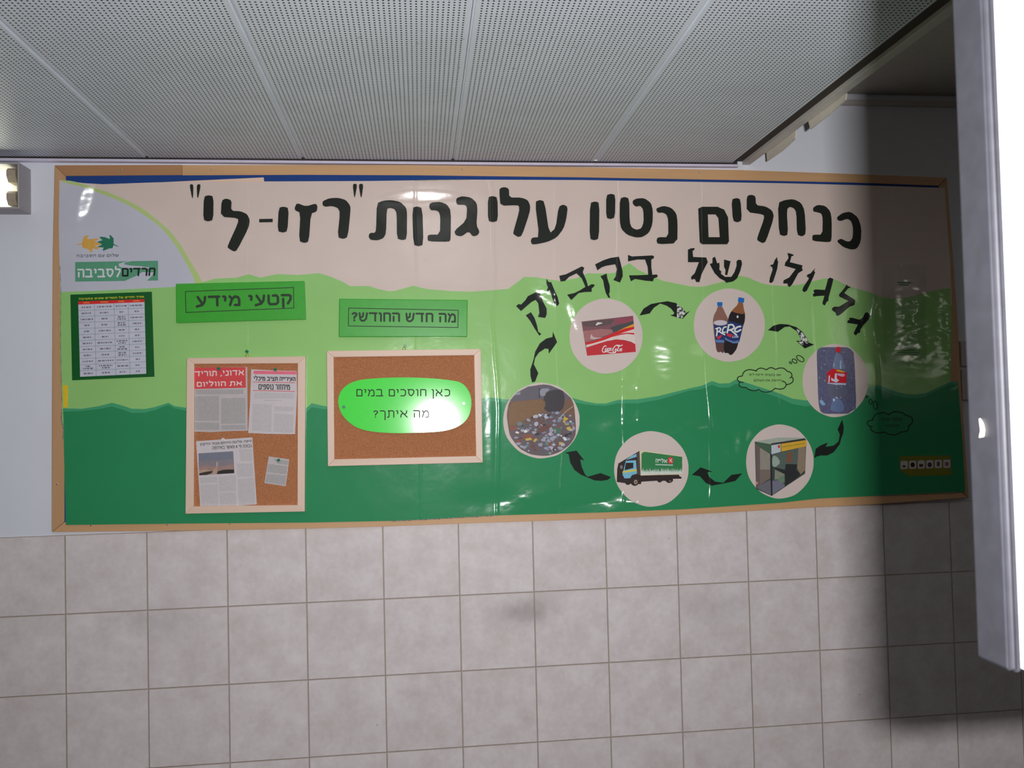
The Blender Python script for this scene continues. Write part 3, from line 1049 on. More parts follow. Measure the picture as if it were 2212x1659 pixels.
# ------------------------------------------------------------------ big headline, one cut-out letter at a time (right to left in the text)
big = [
    (Z5, 'kaf', 'large black letter kaf at the right end of the top headline',
     [[(1990, 215), (2020, 192), (2060, 185), (2100, 215), (2118, 270), (2115, 340), (2095, 378), (2065, 383), (2025, 370), (1995, 345), (1993, 335), (2012, 325), (2040, 340), (2060, 340), (2073, 320), (2075, 270), (2065, 235), (2045, 222), (2010, 235), (1995, 230)]]),
    (Z5, 'nun', 'large black letter nun second from the right in the top headline',
     [[(1866, 165), (1890, 150), (1930, 155), (1957, 185), (1964, 230), (1963, 335), (1950, 345), (1865, 338), (1862, 320), (1866, 305), (1915, 305), (1917, 220), (1910, 195), (1885, 188), (1868, 185)]]),
    (Z5, 'het', 'large black arch-shaped letter het third from the right in the top headline',
     [[(1684, 140), (1720, 125), (1765, 120), (1805, 140), (1823, 180), (1830, 300), (1810, 315), (1783, 305), (1780, 190), (1768, 168), (1745, 160), (1730, 175), (1737, 305), (1715, 313), (1690, 303)]]),
    (Z5, 'lamed', 'large black tall letter lamed in the rightmost word of the top headline',
     [[(1522, 105), (1545, 97), (1568, 105), (1570, 152), (1620, 158), (1655, 180), (1664, 215), (1622, 340), (1605, 350), (1577, 335), (1577, 320), (1613, 220), (1610, 200), (1522, 188)]]),
    (Z5, 'yod', 'large black short bar letter yod between lamed and square mem in the top headline',
     [[(1443, 122), (1470, 114), (1490, 122), (1497, 230), (1475, 242), (1450, 233)]]),
    (Z5, 'final_mem', 'large black closed square letter final mem in the top headline',
     [[(1274, 260), (1270, 170), (1290, 160), (1370, 160), (1405, 175), (1425, 215), (1430, 340), (1420, 355), (1290, 355), (1278, 345), (1274, 260.06), (1322, 260.06), (1324, 318), (1382, 318), (1375, 220), (1360, 200), (1320, 200), (1322, 260)]]),
    (Z5, 'nun', 'large black letter nun right of the round tet in the top headline',
     [[(1053, 168), (1090, 155), (1130, 165), (1157, 195), (1163, 240), (1162, 350), (1060, 355), (1053, 335), (1060, 318), (1115, 318), (1114, 225), (1105, 200), (1085, 190), (1062, 192), (1053, 180)]]),
    (Z5, 'tet', 'large black bowl-shaped letter tet in the middle of the top headline',
     [[(863, 118), (888, 108), (912, 118), (914, 240), (925, 268), (950, 280), (975, 272), (987, 240), (985, 175), (970, 155), (945, 160), (930, 145), (930, 128), (950, 117), (990, 115), (1025, 140), (1035, 180), (1033, 250), (1015, 295), (980, 318), (945, 320), (900, 305), (870, 275), (862, 230)]]),
    (Z5, 'yod', 'large black short bar letter yod just left of the round tet in the top headline',
     [[(792, 100), (818, 92), (840, 100), (838, 215), (815, 225), (792, 217)]]),
    (Z5, 'final_nun', 'large black long straight bar at the left end of the headline\'s second word',
     [[(708, 140), (735, 132), (757, 140), (755, 325), (730, 335), (706, 326)]]),
    (Z5, 'ayin', 'large black Y-shaped letter ayin in the top headline',
     [[(422, 135), (448, 124), (472, 133), (497, 300), (530, 270), (545, 160), (568, 148), (593, 160), (585, 225), (570, 275), (535, 320), (490, 342), (430, 355), (405, 355), (400, 335), (408, 320), (445, 318)]]),
    (Z5, 'lamed', 'large black tall letter lamed left of the Y-shaped ayin in the top headline',
     [[(238, 65), (262, 57), (287, 65), (289, 112), (350, 112), (385, 125), (398, 155), (395, 190), (355, 310), (335, 318), (310, 302), (310, 290), (340, 185), (340, 158), (330, 152), (243, 155), (238, 100)]]),
    (Z5, 'yod', 'large black short bar letter yod between gimel and lamed in the top headline',
     [[(178, 110), (203, 104), (228, 112), (230, 232), (205, 241), (178, 233)]]),
    (Z5, 'gimel', 'large black letter gimel with two feet in the top headline',
     [[(15, 115), (45, 105), (90, 112), (120, 140), (124, 180), (118, 255), (135, 290), (125, 308), (100, 315), (78, 288), (40, 315), (10, 308), (3, 285), (65, 232), (70, 165), (60, 150), (20, 150), (12, 135)]]),
    (Z4, 'nun', 'large black letter nun left of gimel in the top headline',
     [[(1955, 215), (1980, 203), (2040, 200), (2090, 220), (2120, 270), (2118, 490), (2105, 508), (1945, 505), (1938, 480), (1945, 452), (2035, 452), (2038, 310), (2025, 275), (2000, 265), (1965, 265), (1952, 240)]]),
    (Z4, 'vav', 'large black low-set bar letter vav right of the hooked tav in the top headline',
     [[(1822, 245), (1860, 234), (1900, 248), (1908, 530), (1870, 543), (1830, 530)]]),
    (Z4, 'tav', 'large black arch letter tav with a hooked left foot in the top headline',
     [[(1548, 210), (1600, 190), (1660, 186), (1730, 200), (1775, 245), (1782, 290), (1780, 485), (1745, 496), (1703, 482), (1702, 290), (1685, 255), (1650, 246), (1625, 255), (1620, 440), (1600, 480), (1555, 497), (1500, 493), (1485, 470), (1490, 445), (1510, 437), (1530, 440), (1543, 420)]]),
    (Z4, 'quote', 'black double quotation mark right of the last word in the top headline',
     [[(1362, 68), (1380, 58), (1398, 68), (1380, 165), (1374, 165)], [(1408, 68), (1428, 58), (1445, 68), (1432, 165), (1424, 165)]]),
    (Z4, 'resh', 'large black hooked letter resh beside the right quotation mark in the top headline',
     [[(1130, 195), (1180, 172), (1250, 168), (1310, 185), (1345, 230), (1345, 280), (1325, 470), (1290, 487), (1245, 472), (1265, 280), (1245, 245), (1200, 232), (1150, 238), (1130, 225)]]),
    (Z4, 'zayin', 'large black T-shaped letter zayin in the top headline',
     [[(932, 208), (1002, 235), (1078, 212), (1092, 235), (1085, 275), (1040, 290), (1025, 505), (990, 518), (948, 502), (960, 285), (918, 265), (915, 245)]]),
    (Z4, 'yod', 'large black short bar letter yod right of the dash in the top headline',
     [[(792, 245), (830, 236), (870, 248), (860, 425), (825, 438), (783, 425)]]),
    (Z4, 'dash', 'small black dash in the top headline',
     [[(642, 332), (746, 330), (746, 356), (642, 358)]]),
    (Z4, 'lamed', 'large black slanting letter lamed left of the dash in the top headline',
     [[(352, 190), (385, 173), (430, 188), (425, 268), (500, 272), (550, 295), (570, 340), (560, 400), (470, 575), (445, 583), (400, 555), (398, 540), (480, 360), (478, 325), (345, 315)]]),
    (Z4, 'yod', 'large black short bar letter yod at the left end of the top headline',
     [[(215, 160), (250, 148), (290, 158), (288, 338), (248, 352), (210, 338)]]),
    (Z4, 'quote', 'black double quotation mark at the far left of the top headline',
     [[(105, 70), (120, 62), (135, 70), (132, 170), (124, 170)], [(160, 72), (175, 62), (192, 70), (172, 170), (164, 168)]]),
]
for zz, nm, lb, pls in big:
    pls = [zz(cut(p, 1, 0.2) if nm not in ('dash', 'final_mem') else p) for p in pls]
    name = {'quote': 'quotation_mark', 'dash': 'paper_dash'}.get(nm, 'paper_letter')
    tag(sheet(name, pls, LO, 0.0003, M['black']), lb, 'letter', 'letters of the top headline')

# ------------------------------------------------------------------ curved headline of rough-cut letters
small = [
    (Z7, 'black rough-cut letter gimel at the lower right end of the curved headline',
     [[(1808, 690), (1830, 682), (1858, 715), (1840, 755), (1790, 810), (1765, 845), (1758, 880), (1740, 882), (1720, 905), (1700, 890), (1705, 870), (1740, 800), (1640, 785), (1640, 765), (1660, 755), (1655, 738), (1685, 735), (1755, 755), (1790, 730)]]),
    (Z7, 'black rough-cut letter lamed second from the right end of the curved headline',
     [[(1632, 418), (1645, 435), (1668, 440), (1662, 450), (1645, 455), (1610, 500), (1710, 565), (1715, 580), (1705, 615), (1660, 630), (1580, 700), (1550, 718), (1530, 710), (1530, 690), (1495, 665), (1492, 645), (1515, 630), (1560, 630), (1650, 575), (1565, 535), (1558, 515), (1590, 480), (1620, 440)]]),
    (Z7, 'black rough-cut letter gimel third from the right end of the curved headline',
     [[(1455, 362), (1475, 352), (1505, 365), (1500, 390), (1485, 450), (1460, 540), (1458, 575), (1440, 585), (1425, 618), (1405, 610), (1402, 590), (1420, 525), (1340, 530), (1315, 535), (1308, 510), (1325, 500), (1312, 475), (1335, 465), (1425, 470), (1440, 420)]]),
    (Z7, 'black rough-cut slim letter vav between gimel and lamed in the curved headline',
     [[(1335, 262), (1320, 290), (1332, 300), (1315, 345), (1270, 440), (1250, 480), (1225, 492), (1208, 475), (1220, 440), (1270, 365), (1268, 350), (1252, 345), (1255, 325), (1290, 310), (1310, 285)]]),
    (Z7, 'black rough-cut letter lamed between two slim vavs in the curved headline',
     [[(1065, 118), (1095, 122), (1128, 135), (1120, 145), (1105, 148), (1090, 205), (1210, 235), (1205, 265), (1215, 282), (1170, 310), (1110, 420), (1085, 443), (1070, 430), (1068, 410), (1025, 408), (1030, 378), (1085, 350), (1145, 270), (1040, 240), (1045, 210), (1075, 170), (1075, 150)]]),
    (Z7, 'black rough-cut slim letter vav at the left end of the curved headline\'s right word',
     [[(968, 155), (970, 185), (978, 200), (968, 270), (945, 345), (930, 390), (910, 405), (892, 395), (900, 350), (925, 275), (920, 250), (903, 245), (905, 232), (930, 225), (945, 185)]]),
    (Z7, 'black rough-cut three-armed letter shin in the curved headline',
     [[(350, 165), (375, 152), (385, 185), (395, 215), (415, 210), (418, 245), (415, 275), (435, 295), (430, 315), (470, 345), (530, 345), (560, 300), (580, 240), (580, 195), (600, 180), (625, 185), (633, 220), (615, 290), (585, 360), (545, 390), (480, 402), (470, 385), (420, 360), (370, 310), (335, 245), (325, 222), (350, 212)],
      [(460, 180), (523, 195), (510, 250), (490, 330), (470, 325), (475, 280), (460, 250)]]),
    (Z6, 'black rough-cut letter lamed beside the three-armed shin in the curved headline',
     [[(1885, 85), (1915, 72), (1950, 70), (1945, 90), (1930, 95), (1932, 135), (1935, 155), (2060, 160), (2075, 205), (2050, 250), (2015, 320), (1995, 395), (1965, 395), (1950, 365), (1918, 372), (1915, 345), (1950, 310), (1990, 205), (1885, 205)]]),
    (Z6, 'black rough-cut upright letter bet at the right end of the curved headline\'s left word',
     [[(1312, 135), (1350, 150), (1545, 140), (1563, 150), (1555, 170), (1535, 180), (1535, 250), (1545, 325), (1590, 322), (1597, 345), (1560, 360), (1550, 388), (1480, 382), (1380, 365), (1340, 388), (1322, 330), (1400, 330), (1505, 325), (1500, 250), (1475, 180), (1400, 180), (1312, 198)]]),
    (Z6, 'black rough-cut letter qof between the two bets of the curved headline',
     [[(998, 225), (1080, 185), (1140, 165), (1225, 152), (1240, 205), (1260, 290), (1262, 340), (1245, 378), (1235, 400), (1172, 375), (1195, 340), (1205, 270), (1190, 225), (1100, 240), (1060, 255), (1020, 283)],
      [(1048, 340), (1108, 313), (1115, 360), (1138, 430), (1138, 490), (1130, 510), (1142, 545), (1125, 545), (1100, 500), (1085, 440), (1075, 380)]]),
    (Z6, 'black rough-cut tilted letter bet above the drink carton picture in the curved headline',
     [[(655, 335), (720, 320), (870, 245), (895, 258), (880, 300), (915, 380), (930, 435), (965, 415), (995, 420), (985, 440), (965, 455), (965, 488), (900, 490), (840, 500), (770, 568), (730, 515), (800, 500), (860, 470), (905, 440), (870, 360), (820, 312), (750, 345), (710, 385), (668, 390)]]),
    (Z6, 'black rough-cut slim letter vav near the left end of the curved headline',
     [[(533, 362), (555, 395), (578, 395), (600, 450), (640, 540), (655, 600), (640, 622), (615, 615), (595, 570), (565, 470), (545, 488), (535, 470), (548, 448), (533, 410)]]),
    (Z6, 'black rough-cut glossy letter qof at the left end of the curved headline',
     [[(430, 492), (465, 490), (500, 580), (535, 650), (535, 705), (520, 738), (452, 728), (465, 690), (455, 600), (430, 565), (390, 585), (290, 672), (242, 625), (265, 605), (290, 610), (330, 570), (355, 530)],
      [(335, 712), (385, 683), (420, 740), (440, 800), (455, 870), (485, 890), (465, 908), (420, 840), (380, 770)]]),
]
for zz, lb, pls in small:
    tag(sheet('cutout_letter', [zz(p) for p in pls], LO, 0.0003, M['black2']), lb, 'letter', 'letters of the curved headline')

# ------------------------------------------------------------------ arrows of the bottle's journey
arrows = [
    (Z6, 'black curved paper arrow rising from the rubbish picture to the drink carton picture', [(395, 1355), (380, 1290), (378, 1230), (395, 1180), (410, 1130), (425, 1060), (470, 980), (530, 935), (590, 920), (595, 870), (635, 970), (555, 1080), (553, 1035), (520, 1030), (460, 1070), (425, 1120), (412, 1180), (455, 1265), (425, 1345)], None),
    (Z6, 'black curved paper arrow from the drink carton picture to the two bottles', [(1422, 715), (1460, 650), (1530, 605), (1610, 590), (1690, 578), (1770, 595), (1830, 640), (1870, 690), (1908, 668), (1835, 745), (1780, 733), (1715, 712), (1745, 705), (1755, 690), (1725, 650), (1680, 620), (1620, 600), (1560, 640), (1530, 680), (1520, 695)],
     [[(1780, 602), (1830, 642), (1866, 690), (1828, 740), (1780, 732)]]),
    (Z7, 'black curved paper arrow from the two bottles to the single bottle picture', [(880, 855), (930, 812), (995, 795), (1070, 800), (1150, 825), (1210, 870), (1250, 930), (1275, 975), (1322, 992), (1232, 1030), (1148, 955), (1195, 960), (1190, 930), (1155, 865), (1090, 820), (1040, 825), (975, 870)],
     [[(1152, 842), (1200, 868), (1246, 930), (1272, 975), (1250, 985), (1222, 960), (1196, 952), (1190, 925), (1160, 870)], [(1170, 968), (1215, 962), (1222, 1010)]]),
    (ZR, 'black curved paper arrow from the single bottle down to the glass kiosk picture', [(1172, 437), (1185, 490), (1180, 540), (1165, 580), (1155, 620), (1110, 680), (1060, 705), (1010, 705), (985, 712), (963, 725), (975, 655), (1010, 630), (1065, 608), (1050, 640), (1110, 630), (1145, 600), (1155, 550), (1138, 510)], None),
    (ZR, 'black curved paper arrow from the glass kiosk picture to the truck picture', [(427, 838), (375, 895), (330, 905), (280, 915), (200, 930), (155, 910), (110, 860), (50, 850), (115, 793), (205, 825), (165, 830), (180, 865), (225, 900), (285, 908), (345, 850)], None),
    (Z8, 'black curved paper arrow from the truck picture up to the rubbish picture', [(1150, 1108), (1120, 1135), (1060, 1145), (990, 1140), (920, 1110), (860, 1085), (800, 1040), (760, 970), (745, 890), (708, 875), (820, 855), (895, 950), (855, 940), (870, 1010), (900, 1080), (925, 1105), (1050, 1070)], None),
]
for zz, lb, pl, fo in arrows:
    a = tag(sheet('paper_arrow', zz(pl), LO, 0.0003, M['black2']), lb, 'arrow', 'arrows of the bottle cycle')
    if fo:
        q = sheet('foil_patch', [zz(p) for p in fo], LO + 0.0002, 0.0, M['foil'], a)
        q['label'] = 'silvery crumpled patch'

# ------------------------------------------------------------------ round pictures
DO = 0.0163


def disc(label, cx, cy, rx, ry, rot=0.0, wob=0.0):
    t = thing('picture_disc', label, 'picture', P(cx, cy + ry, DO), 'round pictures of the bottle cycle')
    pts = ellipse(cx, cy, rx, ry, rot, 56)
    pts = [(x + wob * math.sin(7 * i), y + wob * math.cos(5 * i)) for i, (x, y) in enumerate(pts)]
    sheet('card', pts, DO + 0.0004, 0.0006, M['disc'], t)
    return t


d1 = disc('round pale picture of a red drink carton, upper left of the cycle', 1309, 726, 79, 81, 0, 0.3)
cr_ = lambda n, c: ink(c, n)
drawn = [
    (ink((120, 78, 84), 'carton_brown'), Z11([(220, 480), (1765, 305), (1845, 1385), (390, 1500)])),
    (ink((142, 66, 82), 'carton_wine'), Z11([(1250, 400), (1740, 330), (1775, 430), (1600, 500), (1280, 560)])),
    (ink((92, 74, 76), 'carton_shade'), Z11([(235, 500), (900, 420), (1200, 420), (1100, 560), (700, 640), (300, 620)])),
    (ink((70, 70, 74), 'carton_grey'), Z11([(1100, 650), (1350, 565), (1600, 515), (1775, 450), (1785, 545), (1500, 660), (1250, 780), (1080, 800)])),
    (ink((158, 104, 104), 'carton_rose'), Z11([(280, 760), (800, 700), (1150, 720), (1150, 820), (800, 950), (560, 1040), (340, 1090), (290, 950)])),
    (ink((196, 170, 168), 'carton_pale'), Z11([(480, 990), (510, 850), (570, 940), (700, 960), (860, 960), (600, 1010)])),
    (ink((214, 196, 190), 'carton_white'), Z11([(1795, 700), (1500, 795), (1150, 935), (800, 1045), (360, 1180), (370, 1255), (700, 1150), (1000, 1060), (1250, 1010), (1500, 1030), (1700, 1080), (1830, 1155)])),
    (ink((226, 150, 44), 'carton_yellow'), Z11([(1785, 545), (1795, 640), (1600, 690), (1400, 760), (1250, 800), (1500, 665)])),
    (ink((200, 28, 34), 'carton_red'), Z11([(1795, 630), (1795, 705), (1500, 795), (1200, 915), (900, 1030), (600, 1120), (360, 1180), (340, 1105), (600, 1060), (900, 950), (1200, 815), (1500, 690)])),
    (ink((180, 34, 38), 'carton_red_line'), Z11([(1795, 820), (1800, 872), (1600, 845), (1400, 875), (1150, 935), (1400, 838), (1600, 812)])),
    (ink((186, 38, 48), 'carton_red_foot'), Z11([(370, 1250), (700, 1145), (1000, 1055), (1300, 1015), (1550, 1040), (1830, 1150), (1845, 1385), (390, 1500)])),
    (ink((214, 206, 206), 'carton_glint'), Z11([(640, 580), (700, 500), (830, 510), (850, 530), (720, 570), (680, 595)])),
]
printed('carton_picture', drawn, DO + 0.0004, d1)
scr = ink((226, 206, 204), 'script_white')


def script(item, zz, off, parent, w):
    bm = bmesh.new()
    for k, pl in enumerate(item):
        add_poly(bm, [P(x, y, off + (k % 6) * 0.000015) for x, y in stroke(zz(pl), w)])
    return link('script_lettering', bm, scr, parent)


script([[(960, 1215), (915, 1205), (860, 1280), (845, 1360), (890, 1395), (940, 1370)],
        [(985, 1280), (945, 1290), (930, 1345), (965, 1350), (995, 1300), (975, 1275)],
        [(1060, 1280), (1020, 1285), (1005, 1340), (1045, 1340)],
        [(1120, 1275), (1085, 1280), (1070, 1335), (1100, 1335), (1125, 1275), (1122, 1340)],
        [(1330, 1195), (1270, 1185), (1200, 1240), (1160, 1330), (1190, 1400), (1245, 1375)],
        [(1250, 1290), (1225, 1330), (1245, 1365), (1275, 1330), (1260, 1290)],
        [(1350, 1180), (1320, 1280), (1300, 1350), (1330, 1355)],
        [(1415, 1290), (1380, 1300), (1365, 1350), (1395, 1350), (1425, 1285), (1415, 1355)],
        [(1270, 1190), (1350, 1215), (1440, 1180)],
        [(930, 1385), (1010, 1380), (1080, 1410), (1240, 1405)]], Z11, DO + 0.0012, d1, 2.0)

d2 = disc('round pale picture of two cola bottles with blue caps, top right of the cycle', 1575.3, 702.3, 77, 79, 0, 0.3)
amb, dkb, lab, labl, capb, redd = (ink((140, 88, 54), 'amber_print'), ink((34, 28, 32), 'cola_print'), ink((34, 54, 104), 'label_blue'),
                                   ink((92, 122, 172), 'label_light_blue'), ink((24, 104, 176), 'cap_blue'), ink((206, 44, 56), 'label_red'))
foamy = ink((196, 188, 196), 'foam_print')
wht = ink((214, 218, 226), 'label_white')
bA = [(ink((134, 96, 84), 'brown_bottle_print'), Z12(cut([(335, 340), (440, 340), (500, 480), (580, 640), (590, 700), (500, 1100), (485, 1440), (460, 1470), (400, 1430), (365, 1455), (320, 1430), (295, 1350), (285, 1250), (260, 1150), (220, 760), (225, 640), (250, 550), (310, 450)]))),
      (ink((92, 66, 62), 'brown_base_print'), Z12([(285, 1230), (490, 1220), (485, 1440), (460, 1470), (400, 1430), (365, 1455), (320, 1430), (295, 1350)])),
      (capb, Z12(cut([(320, 250), (450, 250), (450, 348), (325, 348)], 1, 0.12))),
      (lab, Z12([(240, 770), (565, 790), (490, 1230), (290, 1230)])),
      (foamy, Z12(ellipse(400, 745, 162, 64))),
      (redd, Z12([(315, 1090), (430, 1030), (440, 1050), (385, 1130), (330, 1130)])),
      (labl, Z12([(280, 1150), (495, 1160), (490, 1220), (300, 1215)]))]
for st in ([(330, 880), (310, 1055)], [(292, 888), (370, 862), (405, 890), (380, 940), (335, 960)], [(370, 950), (430, 990), (505, 1028)], [(535, 842), (480, 860), (450, 940), (470, 975), (525, 965)]):
    bA.append((wht, stroke(Z12(st), 3.0)))
printed('bottle_picture', bA, DO + 0.0004, d2)
bB = [(dkb, Z12(cut([(830, 245), (940, 262), (950, 370), (995, 560), (980, 720), (950, 800), (830, 1220), (800, 1330), (770, 1400), (680, 1510), (625, 1515), (580, 1460), (530, 1475), (480, 1440), (485, 1200), (580, 680), (620, 530), (720, 400), (800, 330)]))),
      (amb, Z12(cut([(832, 250), (938, 268), (950, 370), (985, 540), (850, 525), (660, 475), (720, 400), (800, 330)]))),
      (capb, Z12(cut([(832, 132), (975, 155), (960, 272), (815, 246)], 1, 0.12))),
      (lab, Z12([(590, 690), (950, 795), (850, 1210), (700, 1220), (500, 1120), (550, 850)])),
      (redd, Z12([(560, 1000), (700, 1020), (640, 1100), (555, 1045)])),
      (labl, Z12([(505, 1090), (600, 1150), (720, 1190), (850, 1165), (830, 1230), (700, 1235), (510, 1150)])),
      (wht, Z12(ellipse(810, 600, 22, 32)))]
for st in ([(600, 800), (562, 980)], [(592, 800), (680, 790), (730, 850), (680, 900), (610, 920)], [(640, 910), (700, 960), (782, 1035)], [(880, 832), (800, 850), (742, 920), (790, 960), (882, 912)]):
    bB.append((wht, stroke(Z12(st), 3.6)))
printed('bottle_picture', bB, DO + 0.0009, d2)
text('label_lettering', 'Cola', Z12([(690, 1055), (835, 1040), (825, 1095), (680, 1105)]), DO + 0.0016, wht, d2, 0.02, 0.25)

d3 = disc('round pale picture of one crushed bottle with a red label, right end of the cycle', 1804.5, 822, 71, 79, 0, 0.3)
gl_ = ink((92, 94, 122), 'wet_glass_print', 0.3, 0.22)
b3 = [(gl_, Z13(cut([(235, 230), (250, 150), (330, 98), (870, 95), (960, 140), (1025, 230), (1075, 1390), (960, 1450), (900, 1500), (400, 1505), (310, 1450), (270, 1250)], 1, 0.15))),
      (ink((112, 124, 154), 'bottle_shoulder_print'), Z13(cut([(620, 230), (740, 230), (800, 400), (860, 560), (700, 560), (560, 560), (590, 420)]))),
      (ink((150, 176, 206), 'bottle_glint_print'), Z13([(730, 380), (755, 380), (755, 560), (720, 540)])),
      (ink((150, 176, 206), 'bottle_glint_print'), Z13([(595, 430), (615, 430), (605, 510), (585, 505)])),
      (ink((96, 98, 118), 'bottle_body_print'), Z13([(450, 850), (860, 850), (850, 1150), (760, 1180), (560, 1180), (470, 1100)])),
      (ink((196, 30, 44), 'bottle_red'), Z13(ellipse(690, 150, 58, 62))),
      (ink((196, 30, 44), 'bottle_red'), Z13([(450, 640), (560, 552), (700, 565), (872, 635), (862, 850), (700, 845), (455, 840)])),
      (ink((206, 160, 40), 'bottle_yellow'), Z13([(640, 575), (720, 572), (850, 622), (770, 630), (660, 608)])),
      (ink((206, 204, 216), 'bottle_white'), Z13([(540, 740), (610, 780), (620, 660), (660, 640), (660, 760), (710, 795), (650, 840), (545, 800)])),
      (ink((206, 204, 216), 'bottle_white'), Z13([(490, 700), (518, 690), (505, 840), (480, 845)])),
      (ink((220, 170, 190), 'bottle_pale_pink'), Z13([(665, 650), (820, 660), (830, 700), (780, 720), (680, 690)])),
      (ink((176, 184, 206), 'bottle_pale'), Z13([(450, 850), (700, 850), (860, 860), (850, 895), (640, 890), (470, 865)])),
      (ink((102, 120, 158), 'bottle_base_print'), Z13(cut([(570, 1180), (640, 1140), (740, 1190), (830, 1350), (780, 1470), (560, 1450), (520, 1400)]))),
      (ink((186, 206, 226), 'bottle_base_glint'), Z13([(575, 1180), (620, 1190), (620, 1235), (585, 1240)])),
      (ink((186, 206, 226), 'bottle_base_glint'), Z13([(630, 1140), (660, 1145), (690, 1180), (650, 1170)])),
      (ink((132, 168, 202), 'blue_leaf_print'), Z13(cut([(285, 1240), (330, 1190), (440, 1310), (350, 1330)])))]
random.seed(11)
for _ in range(16):
    a, b = random.uniform(270, 1020), random.uniform(150, 1420)
    b3.append((ink((190, 204, 216), 'droplet_print'), Z13(ellipse(a, b, 8, 10, 0, 8))))
printed('bottle_picture', b3, DO + 0.0004, d3)

d4 = disc('round pale picture of a glass collection kiosk with yellow sign, lower right of the cycle', 1684.5, 997, 73, 80, 0, 0.3)
b4 = [(ink((62, 70, 66), 'kiosk_dark'), Z14([(265, 470), (575, 510), (1240, 430), (1215, 1075), (585, 1495), (290, 1365)])),
      (ink((158, 168, 154), 'kiosk_roof'), Z14([(265, 470), (700, 395), (1210, 398), (1220, 425), (575, 520)])),
      (ink((70, 96, 76), 'kiosk_fascia'), Z14([(275, 478), (575, 520), (570, 700), (480, 650), (350, 560)])),
      (ink((104, 92, 90), 'kiosk_wall'), Z14([(275, 500), (355, 560), (375, 1300), (300, 1330)])),
      (ink((142, 136, 124), 'kiosk_pane'), Z14([(360, 580), (555, 705), (560, 1165), (370, 1285)])),
      (ink((118, 104, 96), 'kiosk_stain'), Z14([(360, 1000), (555, 1000), (560, 1165), (370, 1285)])),
      (ink((106, 104, 112), 'kiosk_floor'), Z14([(370, 1290), (560, 1190), (575, 1480), (300, 1345)])),
      (ink((84, 98, 92), 'kiosk_inside'), Z14([(590, 720), (1090, 590), (1090, 900), (850, 890), (830, 1000), (590, 940)])),
      (ink((146, 164, 152), 'kiosk_sheen'), Z14(cut([(595, 745), (670, 735), (760, 860), (650, 965), (590, 920)]))),
      (ink((122, 82, 62), 'kiosk_brown'), Z14([(880, 690), (965, 645), (968, 860), (860, 865)])),
      (ink((138, 122, 102), 'kiosk_tan'), Z14([(1090, 590), (1225, 560), (1215, 1010), (1130, 1090), (1065, 980)])),
      (ink((130, 136, 118), 'kiosk_lower_pane'), Z14([(645, 1000), (830, 1085), (830, 1180), (640, 1190)])),
      (ink((104, 128, 108), 'kiosk_green_pane'), Z14([(680, 1180), (830, 1090), (830, 1240), (780, 1260)])),
      (ink((44, 46, 48), 'kiosk_counter'), Z14([(590, 940), (840, 1010), (850, 895), (1060, 905), (1050, 1010), (1120, 1080), (1090, 1130), (840, 1310), (830, 1085)])),
      (ink((112, 112, 128), 'kiosk_pavement'), Z14([(590, 1210), (700, 1200), (830, 1280), (830, 1315), (590, 1480)])),
      (ink((40, 42, 48), 'kiosk_post'), Z14([(560, 700), (590, 700), (600, 1490), (570, 1485)])),
      (ink((50, 54, 52), 'kiosk_edge'), Z14([(575, 505), (1215, 408), (1222, 432), (575, 530)])),
      (ink((182, 192, 198), 'kiosk_sign_white'), Z14([(578, 540), (755, 512), (755, 665), (580, 712)])),
      (ink((196, 58, 48), 'kiosk_red_mark'), Z14(ellipse(722, 565, 22, 32, 0, 14))),
      (ink((208, 162, 52), 'kiosk_sign_yellow'), Z14([(765, 512), (1242, 442), (1245, 555), (765, 662)])),
      (ink((168, 146, 52), 'kiosk_sign_type'), Z14([(785, 560), (1220, 490), (1220, 512), (785, 585)])),
      (ink((206, 140, 140), 'kiosk_triangle'), Z14([(290, 1225), (335, 1245), (292, 1290)]))]
printed('kiosk_picture', b4, DO + 0.0004, d4)

d5 = disc('round pale picture of a green delivery truck with blue cab, bottom of the cycle', 1406.8, 1013, 80.5, 81.5, 0, 0.3)
cream = ink((206, 196, 166), 'truck_cream')
tgreen = ink((46, 122, 72), 'truck_green')
tdark = ink((46, 34, 34), 'truck_dark')
tblue = ink((116, 178, 202), 'truck_blue')
b5 = [(tdark, Z15([(145, 700), (600, 428), (622, 950), (1430, 925), (1440, 960), (1490, 985), (1480, 1015), (1300, 1020), (1310, 1065), (950, 1060), (640, 1080), (630, 1130), (580, 1130), (430, 1125), (300, 1110), (120, 1085), (130, 800), (150, 720)])),
      (cream, Z15([(600, 422), (650, 410), (1515, 535), (1515, 890), (1440, 930), (622, 945)])),
      (tgreen, Z15([(640, 490), (680, 455), (720, 450), (1500, 555), (1500, 880), (640, 900)])),
      (ink((78, 66, 62), 'truck_front_shade'), Z15([(548, 480), (600, 432), (620, 940), (560, 960)]))]
gr_ = [(628, 925)]
random.seed(5)
x = 628
while x < 1500:
    w_ = random.uniform(16, 34)
    gr_ += [(x + 2, 885 - random.uniform(0, 20)), (x + w_ * 0.5, random.uniform(782, 835)), (x + w_, 880 - random.uniform(0, 25))]
    x += w_ + 3
gr_ += [(1508, 880), (1508, 905)]
